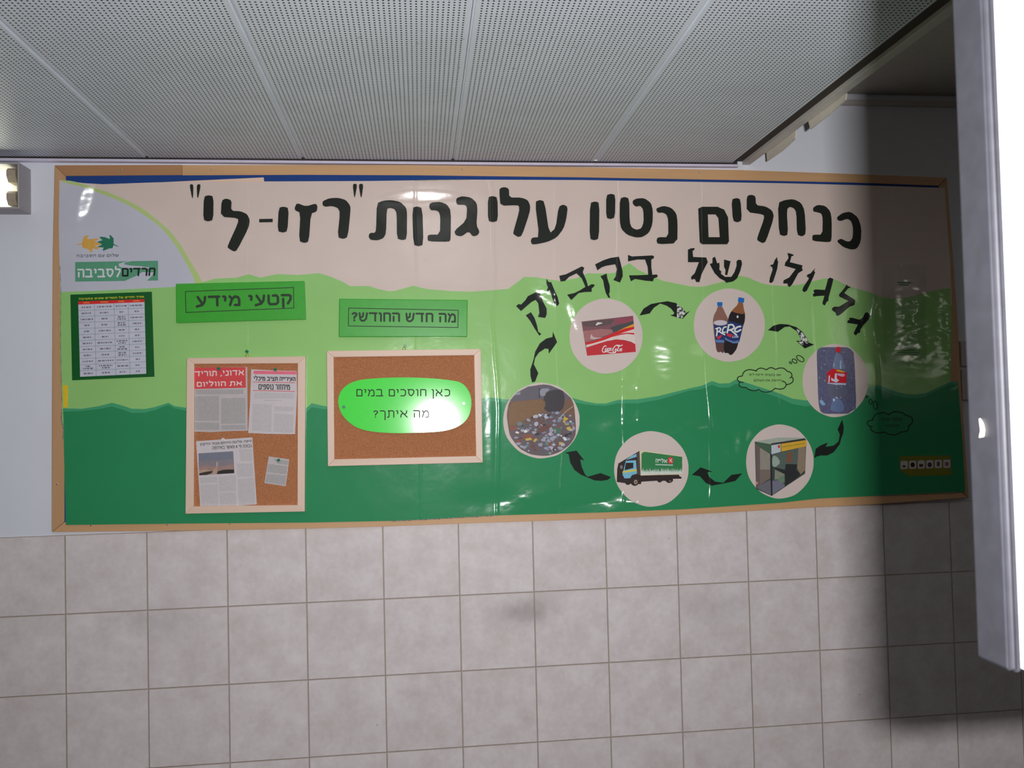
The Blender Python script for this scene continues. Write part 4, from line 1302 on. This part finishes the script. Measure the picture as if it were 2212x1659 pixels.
b5 += [(ink((198, 208, 200), 'truck_grass'), Z15(gr_)),
       (tblue, Z15([(310, 625), (420, 540), (535, 490), (540, 555), (420, 590)])),
       (tblue, Z15([(310, 640), (525, 625), (548, 910), (440, 940), (400, 1005), (285, 1010), (240, 930), (260, 850)])),
       (ink((34, 30, 32), 'truck_window'), Z15([(310, 680), (470, 680), (470, 790), (285, 838)])),
       (ink((204, 192, 84), 'truck_yellow'), Z15([(245, 855), (540, 810), (545, 850), (240, 897)])),
       (ink((120, 116, 112), 'truck_mirror'), Z15(ellipse(218, 770, 28, 42, 0, 18))),
       (tdark, Z15(ellipse(500, 1080, 88, 86))), (tdark, Z15(ellipse(355, 1085, 62, 62))), (tdark, Z15(ellipse(1225, 1030, 82, 76))), (tdark, Z15(ellipse(1025, 1038, 58, 56))),
       (tdark, Z15([(420, 1000), (520, 920), (612, 940), (612, 1080), (440, 1080)])),
       (ink((158, 138, 122), 'truck_hub'), Z15(ellipse(520, 1085, 38, 48))), (tdark, Z15(ellipse(524, 1085, 14, 20))),
       (ink((110, 100, 92), 'truck_rear_hub'), Z15(ellipse(1245, 1065, 20, 20))),
       (ink((206, 52, 48), 'truck_red_mark'), Z15(cut([(1200, 580), (1245, 550), (1305, 580), (1305, 690), (1255, 705), (1200, 685)]))),
       (ink((168, 190, 176), 'truck_small_type'), Z15([(935, 705), (1305, 718), (1305, 742), (935, 730)]))]
for st in ([(1230, 600), (1250, 625), (1240, 660)], [(1275, 595), (1268, 640), (1285, 670)]):
    b5.append((ink((226, 200, 190), 'truck_mark_white'), stroke(Z15(st), 1.6)))
printed('truck_picture', b5, DO + 0.0004, d5)
pen('truck_lettering', heb('אלי"ה'), Z15([(935, 575), (1180, 590), (1180, 685), (935, 675)]), DO + 0.0018, ink((222, 226, 222), 'truck_white_lettering'), d5, 1.5)

d6 = disc('round picture of a rubbish heap, left end of the cycle', 1169.4, 908.4, 82.6, 81.6, 0, 0.4)
ZT = Z(1080, 820, 9.217)
heap_out = cut([(165, 960), (130, 700), (180, 440), (330, 260), (560, 140), (850, 95), (1000, 110), (1250, 220), (1420, 370), (1480, 520), (1515, 980), (1500, 1130), (1400, 1290), (1200, 1440), (980, 1515), (820, 1520), (600, 1490), (380, 1370), (200, 1130)], 1, 0.2)
b6 = [(ink((112, 84, 68), 'heap_earth'), ZT(heap_out)),
      (ink((92, 88, 98), 'heap_shade'), ZT([(200, 440), (330, 260), (560, 140), (850, 98), (1000, 112), (1250, 220), (1420, 370), (1200, 420), (900, 380), (600, 400), (300, 430)])),
      (ink((58, 54, 60), 'heap_dark'), ZT(cut([(900, 260), (1150, 180), (1290, 260), (1280, 560), (1150, 660), (900, 640), (850, 460)]))),
      (ink((138, 138, 152), 'heap_pale'), ZT(cut([(790, 180), (990, 170), (970, 230), (910, 250), (900, 330), (800, 330)]))),
      (ink((138, 138, 152), 'heap_pale'), ZT([(330, 260), (410, 240), (400, 300), (290, 310)])),
      (ink((122, 92, 62), 'heap_sand'), ZT(cut([(190, 460), (500, 420), (900, 390), (900, 560), (800, 680), (480, 800), (260, 920), (170, 900)]))),
      (ink((96, 86, 92), 'heap_mass'), ZT(cut([(170, 960), (480, 900), (760, 780), (900, 660), (1180, 620), (1500, 760), (1515, 980), (1490, 1130), (1390, 1290), (1200, 1440), (980, 1510), (820, 1515), (600, 1485), (380, 1365), (210, 1130)]))),
      ]
cols = [ink(c, 'scrap_%s' % n) for n, c in (('grey', (150, 150, 166)), ('pale', (172, 172, 186)), ('brown', (104, 70, 66)), ('rust', (134, 78, 58)), ('teal', (98, 124, 124)), ('black', (52, 48, 54)), ('blue', (118, 130, 152)), ('yellow', (192, 164, 70)), ('white', (214, 214, 220)), ('green', (70, 106, 92)))]
wts = [7, 3, 6, 3.5, 3, 4, 5, 0.8, 0.7, 0.8]
random.seed(21)
cnt = 0
while cnt < 190:
    a, b = random.uniform(180, 1500), random.uniform(620, 1500)
    if b < 960 - (a - 170) * 0.42 and a < 900 or b < 640 + max(0, (a - 1180)) * 0.35:
        continue
    if ((a - 838) / 660) ** 2 + ((b - 810) / 690) ** 2 > 0.97:
        continue
    s_ = random.uniform(16, 58)
    t_ = random.uniform(0, 6.28)
    n_ = random.choice((4, 5, 6))
    pl = [(a + s_ * random.uniform(.6, 1.3) * math.cos(t_ + 6.283 * k / n_), b + s_ * random.uniform(.4, 1.0) * math.sin(t_ + 6.283 * k / n_)) for k in range(n_)]
    b6.append((random.choices(cols, wts)[0], ZT(pl)))
    cnt += 1
b6 += [(cols[3], ZT([(480, 1090), (660, 1090), (650, 1150), (500, 1160)])), (cols[7], ZT([(500, 1170), (610, 1160), (640, 1200), (520, 1220)])), (cols[7], ZT([(660, 1220), (720, 1160), (740, 1200), (690, 1250)])),
       (cols[7], ZT(cut([(1310, 960), (1390, 930), (1420, 980), (1370, 1030)]))), (cols[8], ZT([(1240, 1150), (1290, 1140), (1340, 1200), (1290, 1220)])), (cols[9], ZT([(1110, 970), (1215, 960), (1210, 1080), (1120, 1080)])),
       (cols[2], ZT(cut([(760, 960), (1000, 880), (1040, 940), (820, 1070), (760, 1060)]))), (cols[1], ZT(cut([(680, 860), (740, 830), (770, 880), (730, 940), (680, 910)]))),
       (ink((176, 160, 130), 'heap_stick'), stroke(ZT([(1180, 770), (1320, 630), (1460, 530)]), 1.4)), (cols[5], ZT([(775, 170), (790, 170), (790, 370), (775, 370)]))]
printed('rubbish_picture', b6, DO + 0.0004, d6, 0.000006)

# ------------------------------------------------------------------ speech clouds (line drawings)
cl = thing('speech_cloud', 'black outlined speech cloud with two small lines of writing below the two bottles', 'speech cloud', P(1650, 848, LO))
segs = [[(175, 680), (200, 600), (270, 530), (400, 500), (580, 540)], [(565, 520), (640, 470), (730, 460), (855, 505)], [(855, 505), (920, 460), (1000, 445), (1115, 495)],
        [(1115, 495), (1200, 460), (1300, 455), (1380, 490), (1435, 545)], [(1435, 545), (1530, 580), (1570, 650), (1560, 700), (1515, 735)], [(1560, 700), (1605, 760), (1590, 840), (1520, 895), (1405, 930)],
        [(1290, 815), (1380, 860), (1405, 930), (1360, 1010), (1250, 1050), (1095, 1025)], [(1095, 1025), (1000, 1100), (850, 1135), (720, 1110), (630, 1055)],
        [(640, 1060), (550, 1090), (420, 1080), (330, 1040), (275, 1000)], [(275, 1000), (150, 990), (80, 930), (100, 855)], [(200, 860), (90, 840), (35, 760), (80, 700), (175, 680)]]
sheet('outline', [stroke(Z20(s_), 2.1) for s_ in segs], LO, 0.0, M['ink'], cl)
pen('lettering', heb('אם בקבוק זרקת לים'), Z20([(375, 600), (1258, 605), (1258, 690), (375, 680)]), LO, M['ink'], cl, 0.85)
pen('lettering', heb('זיהמת את העולם!'), Z20([(500, 757), (1260, 760), (1260, 835), (500, 838)]), LO, M['ink'], cl, 0.85)


def ring(c, rx, ry, rot, w):
    e = ellipse(c[0], c[1], rx, ry, rot, 28)
    return stroke(e + [e[0]], w, False, False)


sheet('bubble', ring(Z20([(1805, 190)])[0], 9.3, 5.0, 0.62, 1.9), LO, 0.0, M['ink'], cl)
sheet('bubble', ring(Z20([(1645, 260)])[0], 6.0, 3.6, 0.62, 1.9), LO, 0.0, M['ink'], cl)
sheet('bubble', ring(Z20([(1532, 305)])[0], 2.9, 2.0, 0.62, 1.7), LO, 0.0, M['ink'], cl)

c2 = thing('speech_cloud', 'faint black outlined speech cloud on dark green below the shaded bottle picture', 'speech cloud', P(1920, 940, LO))
seg2 = [[(1400, 440), (1420, 400), (1480, 385), (1520, 400)], [(1520, 400), (1560, 378), (1620, 385), (1650, 405)], [(1650, 405), (1690, 420), (1695, 460), (1670, 480)], [(1670, 480), (1660, 520), (1610, 530)],
        [(1610, 530), (1570, 550), (1520, 545), (1490, 530)], [(1490, 530), (1430, 535), (1390, 515), (1385, 490)], [(1400, 490), (1368, 480), (1365, 450), (1400, 440)]]
sheet('outline', [stroke(ZR(s_), 2.0) for s_ in seg2], LO, 0.0, M['ink'], c2)
pen('lettering', heb('אספו אותי'), ZR([(1465, 422), (1620, 422), (1620, 448), (1465, 448)]), LO, M['ink'], c2, 0.8)
pen('lettering', heb('למיחזור'), ZR([(1490, 470), (1600, 470), (1600, 492), (1490, 492)]), LO, M['ink'], c2, 0.8)
for c_, a_, b_ in (((1355, 266), 2.6, 2.2), ((1385, 303), 3.4, 5.2), ((1420, 330), 4.2, 9.0)):
    sheet('bubble', ring(ZR([c_])[0], a_, b_, -0.15, 1.7), LO, 0.0, M['ink'], c2)

# strip of small recycling symbols in the lower right corner
st_ = thing('symbol_sticker', 'olive sticker strip with six small white symbol squares in the lower right corner', 'sticker', P(1998, 1030, LO))
ZS = Z(1920, 960, 13.01)
sheet('backing', ZS([(300, 330), (1740, 310), (1770, 860), (560, 890), (310, 720)]), LO, 0.0003, ink((120, 118, 36), 'olive_sticker'), st_)
for k in range(6):
    xx = 330 + k * 240
    yy = 465 - k * 7
    e = printed('symbol', [(ink((196, 190, 188), 'symbol_white'), ZS(cut([(xx, yy), (xx + 200, yy - 6), (xx + 200, yy + 225), (xx, yy + 232)], 2, 0.12))),
                           (ink(((90, 70, 60), (50, 24, 22), (96, 60, 60), (70, 60, 70), (110, 76, 76), (150, 96, 104))[k], 'symbol_mark_%s' % 'abcdef'[k]),
                            ZS(ellipse(xx + 100, yy + (150, 115, 140, 130, 110, 120)[k], (50, 62, 66, 62, 46, 60)[k], (34, 70, 46, 70, 80, 66)[k], 0, 14)))], LO, st_)

# ------------------------------------------------------------------ green foam signs
def foam_sign(label, outer, inner, s, quad, bold):
    t = thing('foam_sign', label, 'sign', P((outer[2][0] + outer[3][0]) / 2, outer[2][1], LO))
    a = [P(x, y, 0.026) for x, y in outer]
    prism('sign_board', a, (0, 0.0095, 0), M['sign'], t, 0.0022)
    lines = []
    for i in range(4):
        lines.append(stroke([inner[i], inner[(i + 1) % 4]], 1.7, False))
    sheet('border_line', lines, 0.0262, 0.0, M['sign_ink'], t)
    pen('lettering', heb(s), quad, 0.0262, M['sign_ink'], t, bold)
    return t


foam_sign('tilted green foam sign with black lettering beside the white logo corner', Z3([(62, 103), (940, 84), (950, 347), (65, 372)]), Z3([(128, 157), (866, 130), (868, 270), (132, 300)]),
          'קטעי מידע', Z3([(195, 187), (855, 172), (858, 270), (198, 285)]), 5.6)
foam_sign('level green foam sign with a question above the cork board with the green oval', Z3([(1178, 205), (2055, 214), (2052, 467), (1174, 467)]), Z3([(1242, 270), (1990, 285), (1988, 403), (1240, 392)]),
          'מה חדש החודש?', Z3([(1262, 296), (1975, 303), (1975, 370), (1262, 362)]), 4.2)


# ------------------------------------------------------------------ cork boards
def cork_board(label, outer, inner):
    t = thing('cork_board', label, 'cork board', P((outer[2][0] + outer[3][0]) / 2, outer[2][1], LO))
    o3 = [P(x, y, 0.030) for x, y in outer]
    i3 = [P(x, y, 0.030) for x, y in inner]
    for k in range(4):
        j = (k + 1) % 4
        prism('frame_rail', [o3[k], o3[j], i3[j], i3[k]], (0, 0.0135, 0), M['pine_x' if k % 2 == 0 else 'pine_z'], t, 0.0010)
    c3 = [P(x, y, 0.0225) for x, y in inner]
    ctr = sum(c3, Vector()) / 4
    c3 = [ctr + (p - ctr) * 1.004 for p in c3]
    prism('cork_panel', c3, (0, 0.006, 0), M['cork'], t)
    return t


def ring_pts(z, px):
    return z(px)


cb1 = cork_board('upright cork board with pine frame holding newspaper clippings', Z2([(1275, 232), (2085, 220), (2080, 1280), (1265, 1295)]), Z2([(1325, 272), (2032, 268), (2030, 1235), (1322, 1245)]))
cb2 = cork_board('wide cork board with pine frame holding the bright green oval', Z3([(1092, 562), (2145, 548), (2158, 1325), (1100, 1350)]), Z3([(1140, 605), (2098, 592), (2112, 1280), (1145, 1302)]))
for cb, (hx, hy) in ((cb1, (534, 768)), (cb2, (873, 753.5))):
    bm = bmesh.new()
    c = P(hx, hy, 0.024)
    for k in range(14):
        a0, a1 = 2 * math.pi * k / 14, 2 * math.pi * (k + 1) / 14
        tube_bm(bm, c + Vector((math.cos(a0) * 0.0038, 0, math.sin(a0) * 0.0045)), c + Vector((math.cos(a1) * 0.0038, 0, math.sin(a1) * 0.0045)), 0.0008, n=6)
    link('hanger', bm, M['brass'], cb, True)


def push_pin(label, px, py, base, m=None, r=0.0042, group='push pins on the notice board'):
    c = P(px, py, base)
    t = thing('push_pin', label, 'pin', c, group)
    bm = bmesh.new()
    tube_bm(bm, c, c + Vector((0, -0.0018, 0)), r * 0.75, r, 16)
    tube_bm(bm, c + Vector((0, -0.0018, 0)), c + Vector((0, -0.0065, 0)), r * 0.5, r * 0.6, 14)
    tube_bm(bm, c + Vector((0, -0.0065, 0)), c + Vector((0, -0.0090, 0)), r * 0.9, r * 0.8, 16)
    link('pin_head', bm, m or M['pin'], t)
    bm = bmesh.new()
    tube_bm(bm, c + Vector((0, 0.0025, 0)), c, 0.0005, 0.0006, 8)
    link('pin_point', bm, M['steel'], t)
    return t


push_pin('green push pin above the cork board with newspaper clippings', 534, 759.5, 0.0162)
push_pin('dark green push pin above the cork board with the green oval', 875, 747, 0.0162)

# ------------------------------------------------------------------ newspaper clippings
CO = 0.0230


def clipping(label, outline, m):
    t = thing('newspaper_clipping', label, 'newspaper clipping', P(outline[-1][0], outline[-1][1], CO), 'newspaper clippings on the cork board')
    sheet('newsprint_sheet', outline, CO, 0.0003, m, t)
    return t


def columns(t, z, rects, m, off=CO + 0.0001):
    for r in rects:
        sheet('text_column', z(r), off, 0.0, m, t)


n1 = clipping('newspaper clipping with a red banner headline, upper left on the cork board', Z2([(1326, 299), (1688, 293), (1691, 728), (1560, 731), (1440, 738), (1326, 734)]), M['news'])
sheet('red_banner', Z16([(92, 215), (1065, 205), (1072, 598), (92, 622)]), CO + 0.0001, 0.0, M['news_red'], n1)
pen('headline', heb('אדוני, תוריד'), Z16([(95, 285), (1035, 258), (1035, 375), (95, 400)]), CO + 0.0002, M['news_pale'], n1, 2.1)
pen('headline', heb('את הווליום'), Z16([(135, 460), (1000, 445), (1000, 558), (135, 580)]), CO + 0.0002, M['news_pale'], n1, 2.1)
columns(n1, Z16, [[(110, 640), (1020, 630), (1025, 720), (110, 725)], [(95, 760), (560, 755), (560, 1230), (95, 1235)], [(95, 1262), (560, 1260), (565, 1405), (95, 1405)], [(600, 800), (1060, 795), (1065, 1275), (600, 1285)], [(600, 1320), (1065, 1312), (1070, 1395), (600, 1400)]], M['type'])

n2 = clipping('newspaper clipping with black headline between red rules, upper right on the cork board', Z16([(1175, 245), (1600, 268), (2040, 276), (2050, 700), (2012, 1485), (1500, 1480), (1115, 1462), (1150, 900)]), M['news_white'])
sheet('pink_banner', Z16([(1220, 272), (2035, 285), (2035, 345), (1220, 335)]), CO + 0.0001, 0.0, M['news_pink'], n2)
pen('headline', heb('העירייה תציב מיכלי'), Z16([(1220, 358), (2020, 373), (2020, 478), (1220, 466)]), CO + 0.0002, M['news_head'], n2, 1.8)
pen('headline', heb('מיחזור נוספים'), Z16([(1315, 530), (1915, 535), (1915, 642), (1315, 632)]), CO + 0.0002, M['news_head'], n2, 1.8)
sheet('red_rule', [stroke(Z16([(1215, 487), (2005, 503)]), 1.3, False), stroke(Z16([(1205, 650), (2000, 668)]), 1.3, False)], CO + 0.0001, 0.0, M['news_red'], n2)
columns(n2, Z16, [[(1235, 685), (1980, 700), (1980, 810), (1225, 800)], [(1420, 830), (1780, 835), (1780, 858), (1420, 852)], [(1200, 910), (1565, 915), (1555, 1440), (1190, 1420)], [(1615, 955), (1980, 960), (1975, 1050), (1615, 1050)], [(1615, 1100), (1985, 1105), (1965, 1455), (1605, 1445)]], M['type_light'])

n3 = clipping('newspaper clipping with a landscape photograph, lower left on the cork board', Z17([(120, 205), (1195, 130), (1240, 800), (1280, 1410), (900, 1438), (200, 1446)]), M['news_white'])
pen('headline', heb('חיפה: פליטת הזיהום מבתי הזיקוק'), Z17([(195, 232), (1178, 168), (1184, 232), (200, 300)]), CO + 0.0002, M['news_head'], n3, 0.95)
pen('headline', heb('גבוהה פי 4 מאשר באירופה'), Z17([(425, 305), (1180, 262), (1186, 318), (430, 366)]), CO + 0.0002, M['news_head'], n3, 0.95)
skyc = ink((112, 116, 128), 'photo_sky')
printed('news_photo', [(skyc, Z17([(165, 437), (830, 396), (850, 815), (180, 858)])),
                       (ink((126, 118, 126), 'photo_haze'), Z17([(168, 590), (840, 540), (845, 690), (172, 720)])),
                       (ink((150, 122, 116), 'photo_hills'), Z17([(172, 690), (300, 660), (520, 690), (700, 670), (845, 640), (848, 760), (176, 790)])),
                       (ink((168, 140, 122), 'photo_sand'), Z17([(178, 760), (260, 740), (430, 770), (520, 690), (535, 780), (500, 836), (180, 858)])),
                       (ink((56, 44, 42), 'photo_trees'), Z17([(178, 820), (300, 790), (440, 770), (420, 815), (330, 848), (180, 858)])),
                       (ink((40, 38, 34), 'photo_dark_trees'), Z17([(535, 780), (620, 755), (720, 745), (848, 745), (850, 815), (520, 832)])),
                       (ink((170, 150, 138), 'photo_tower'), Z17([(505, 600), (540, 598), (535, 690), (500, 690)]))], CO, n3)
columns(n3, Z17, [[(935, 352), (1185, 345), (1195, 585), (970, 590)]], M['type_light'])
columns(n3, Z17, [[(905, 640), (1200, 620), (1215, 880), (905, 890)], [(190, 900), (520, 880), (530, 1000), (195, 1015)], [(200, 1040), (530, 1030), (550, 1435), (225, 1440)], [(550, 880), (870, 865), (885, 1150), (555, 1160)], [(560, 1200), (880, 1190), (895, 1425), (580, 1432)], [(915, 930), (1225, 905), (1250, 1405), (940, 1425)]], M['type_light'])

n4 = clipping('small grey newspaper clipping tilted at the lower right on the cork board', Z17([(1510, 495), (1900, 550), (1835, 1065), (1425, 1005)]), M['news'])
columns(n4, Z17, [[(1590, 540), (1880, 580), (1870, 655), (1680, 630)], [(1505, 635), (1865, 690), (1845, 840), (1480, 790)], [(1480, 830), (1840, 860), (1820, 1040), (1445, 985)]], M['type'])
push_pin('green push pin at the top of the red banner clipping', *Z16([(558, 235)])[0], CO)
push_pin('green push pin at the top of the clipping with red rules', *Z16([(1637, 252)])[0], CO)
push_pin('clear push pin at the top of the clipping with the photograph', *Z17([(640, 172)])[0], CO, M['pin_clear'])
push_pin('green push pin in the small tilted clipping', *Z17([(1700, 565)])[0], CO)

# ------------------------------------------------------------------ bright green oval
ovp = Z3([(1168, 910), (1180, 850), (1220, 800), (1290, 765), (1400, 750), (1600, 742), (1800, 748), (1920, 760), (2010, 775), (2055, 820), (2080, 880), (2080, 950), (2060, 1020), (2010, 1070), (1940, 1100), (1850, 1115), (1700, 1122), (1550, 1125), (1400, 1115), (1300, 1090), (1230, 1040), (1185, 980)])
ov = thing('oval_card', 'glossy bright green oval card with black handwriting-style lettering on cork', 'card', P(873, 936, CO))
def lean(y):
    """the card leans back a little: its lower edge stands off the cork"""
    return CO + 0.0008 + 0.022 * (y - 815) * 0.00125


sheet('card', cut(ovp, 2), lean, 0.0008, M['oval'], ov)
pen('lettering', heb('כאן חוסכים במים'), Z3([(1295, 823), (1935, 823), (1935, 890), (1295, 890)]), lambda y: lean(y) + 0.0001, M['ink'], ov, 2.3)
pen('lettering', heb('מה איתך?'), Z3([(1410, 968), (1790, 965), (1790, 1036), (1410, 1036)]), lambda y: lean(y) + 0.0001, M['ink'], ov, 2.3)
push_pin('green push pin at the left end of the bright green oval card', *Z3([(1210, 945)])[0], CO + 0.0028)
push_pin('push pin at the right end of the bright green oval card', *Z3([(2027, 922)])[0], CO + 0.0026)

# ------------------------------------------------------------------ table poster at the left
tp = thing('table_poster', 'dark green poster with a white table of small print below the logo', 'poster', P(243, 818, LO))
sheet('poster_sheet', Z18([(55, 130), (1445, 80), (1490, 1530), (85, 1592)]), LO + 0.0004, 0.0005, M['poster_green'], tp)
pen('title', heb('אורך החיים של חומרים שונים בסביבה'), Z18([(200, 182), (1310, 140), (1315, 192), (200, 228)]), LO + 0.0008, M['yellow_ink'], tp, 1.05)
sheet('header_band', Z18([(190, 247), (1320, 207), (1325, 257), (190, 300)]), LO + 0.0006, 0.0, M['red'], tp)
TL, TR, BR, BL = Z18([(190, 300), (1320, 257), (1350, 1480), (222, 1532)])
sheet('table_field', [TL, TR, BR, BL], LO + 0.0006, 0.0, M['poster_white'], tp)


def tq(a, b):
    return tuple((TL[i] * (1 - a) + TR[i] * a) * (1 - b) + (BL[i] * (1 - a) + BR[i] * a) * b for i in (0, 1))


rules = [stroke([tq(a, 0.0), tq(a, 1.0)], 0.9, False, False) for a in (0.243, 0.54, 0.755)]
rules += [stroke([tq(0.0, k / 12), tq(1.0, k / 12)], 0.8, False, False) for k in range(1, 12)]
sheet('table_rules', rules, LO + 0.0007, 0.0, M['line'], tp)
random.seed(9)
cells = []
cx_ = [0.0, 0.243, 0.54, 0.755, 1.0]
for r_ in range(12):
    for c_ in range(4):
        a0, a1 = cx_[c_], cx_[c_ + 1]
        mid, wid = (a0 + a1) / 2, (a1 - a0)
        nl = random.choice((1, 1, 2)) if c_ != 3 else 1
        for q in range(nl):
            bb = (r_ + 0.5 + (0 if nl == 1 else (q - 0.5) * 0.36)) / 12
            hw = wid * random.uniform(0.12, 0.40)
            a = mid - hw
            while a < mid + hw:
                w_ = random.uniform(0.012, 0.05)
                cells.append([tq(a, bb - 0.010), tq(min(a + w_, mid + hw), bb - 0.010), tq(min(a + w_, mid + hw), bb + 0.010), tq(a, bb + 0.010)])
                a += w_ + 0.012
sheet('table_print', cells, LO + 0.0007, 0.0, ink((112, 112, 126), 'small_grey_print'), tp)
hd = []
for c_ in range(4):
    a0, a1 = cx_[c_], cx_[c_ + 1]
    hd.append([(tq(a0 + 0.3 * (a1 - a0), 0)[0], tq((a0 + a1) / 2, 0)[1] - 4.6), (tq(a1 - 0.3 * (a1 - a0), 0)[0], tq((a0 + a1) / 2, 0)[1] - 4.9),
               (tq(a1 - 0.3 * (a1 - a0), 0)[0], tq((a0 + a1) / 2, 0)[1] - 2.2), (tq(a0 + 0.3 * (a1 - a0), 0)[0], tq((a0 + a1) / 2, 0)[1] - 2.0)])
sheet('header_print', hd, LO + 0.0007, 0.0, ink((226, 120, 60), 'orange_header_print'), tp)

# ------------------------------------------------------------------ clear sleeve with a sheet, right end of the board
sl = thing('plastic_sleeve', 'crinkled clear plastic sleeve with faint print in the shade at the right end', 'plastic sleeve', P(1955, 792, LO))
corners = Z21([(285, 70), (905, 75), (900, 1450), (318, 1470)])
bm = bmesh.new()
nx, nz = 26, 50
random.seed(2)
vs = []
for j in range(nz + 1):
    for i in range(nx + 1):
        a, b = i / nx, j / nz
        px = [(corners[0][k] * (1 - a) + corners[1][k] * a) * (1 - b) + (corners[3][k] * (1 - a) + corners[2][k] * a) * b for k in (0, 1)]
        fade = min(1, 6 * min(a, 1 - a)) * min(1, 6 * min(b, 1 - b))
        hgt = 0.0030 * fade * (0.5 + 0.5 * math.sin(a * 9 + 2.5 * math.sin(b * 7)) * math.cos(b * 12 + 2 * a))
        vs.append(bm.verts.new(P(px[0], px[1], LO + 0.0008 + hgt)))
for j in range(nz):
    for i in range(nx):
        k = j * (nx + 1) + i
        f = bm.faces.new((vs[k], vs[k + 1], vs[k + nx + 2], vs[k + nx + 1]))
        f.normal_update()
        if f.normal.y > 0:
            f.normal_flip()
link('film', bm, M['sleeve'], sl, True)
rows_ = []
for k in range(5):
    y_ = 1185 + k * 32
    rows_.append(Z21([(480 + 20 * (k % 2), y_), (810 - 30 * (k % 3), y_), (810 - 30 * (k % 3), y_ + 9), (480 + 20 * (k % 2), y_ + 9)]))
rows_.append(Z21([(500, 310), (690, 312), (690, 328), (500, 326)]))
rows_.append(Z21([(520, 345), (660, 347), (660, 360), (520, 358)]))
sheet('faint_print', rows_, LO + 0.0004, 0.0, M['hill_dark'], sl)
push_pin('clear push pin at the top of the plastic sleeve', *Z21([(540, 88)])[0], LO + 0.0009, M['pin_clear'], 0.0026)
push_pin('clear push pin at the bottom of the plastic sleeve', *Z21([(680, 1465)])[0], LO + 0.0009, M['pin_clear'], 0.0026)

# ------------------------------------------------------------------ wall fittings right of the board, deep in the shade
for k, (ya, yb, lb) in enumerate(((737, 791, 'upper square wall socket with round centre in the shade right of the board'),
                                  (798, 864, 'lower square wall socket with round centre in the shade right of the board'))):
    t = thing('wall_socket', lb, 'wall socket', P(2100, yb, 0.0), 'wall sockets right of the board')
    q = [(2075.5 + 2 * k, ya), (2128 + 2 * k, ya - 1), (2130 + 2 * k, yb - 1), (2077.5 + 2 * k, yb)]
    prism('plate', [P(a, b, 0.009) for a, b in q], (0, 0.012, 0), ink((176, 166, 160), 'socket_plastic'), t, 0.002)
    sheet('round_insert', ellipse(2110 + 3 * k, (ya + yb) / 2 + 1, 18, 21), 0.0105, 0.0015, ink((120, 84, 80), 'socket_insert'), t)
for k, (a, b, lb) in enumerate(((2106, 957, 'upper small red wall plug right of the board'), (2112, 1045, 'lower small red wall plug right of the board'))):
    bm = bmesh.new()
    c = P(a, b, -0.003)
    tube_bm(bm, c, c + Vector((0, -0.003, 0)), 0.0046, 0.0040, 14)
    tag(link('wall_plug', bm, ink((150, 30, 30), 'red_plug')), lb, 'wall plug', 'red wall plugs right of the board')

# ------------------------------------------------------------------ white board hanging close to the camera, right edge
DF, DN = 0.452, 0.423                         # distances of its far and near faces from the lens along the wall's normal
yf, yn = CAM.y + DF, CAM.y + DN
d_ = ray(2058, 60)
xl = CAM.x + d_.x * DF / d_.y
zb_ = CAM.z + ray(2138, 1418).z * DF / ray(2138, 1418).y
hb = thing('hanging_board', 'narrow white hanging board with dark metal edge, very close and overexposed at the right', 'board', (xl + 0.07, (yf + yn) / 2, zb_))
bm = bmesh.new()
box_bm(bm, (xl, yn, zb_), (xl + 0.0075, yf, CZ))
near = [e for e in bm.edges if all(abs(v.co.y - yn) < 1e-6 for v in e.verts) and abs(e.verts[0].co.z - e.verts[1].co.z) > 0.1]
rest = [e for e in bm.edges if e not in near]
bmesh.ops.bevel(bm, geom=near, offset=0.0036, segments=5, affect='EDGES')
bmesh.ops.bevel(bm, geom=[e for e in bm.edges if len(e.link_faces) == 2 and e.calc_face_angle(0) > 1.2], offset=0.0012, segments=2, affect='EDGES')
e_ = link('side_edge', bm, M['edge'], hb)
e_['label'] = 'dark grey metal edge'
box('face_panel', (xl + 0.0080, yn + 0.0012, zb_ + 0.0005), (xl + 0.14, yf - 0.001, CZ), M['board_white'], hb, 0.001)
tp_ = [PX(x, y, xl - 0.0004) for x, y in ((2118, 905), (2124, 915), (2127, 930), (2125, 943), (2118, 945), (2121, 930))]
prism('tape_scrap', tp_, (-0.0008, 0, 0), M['tape'], hb)

for o in list(bpy.data.objects):
    if '_o' in o:
        del o['_o']
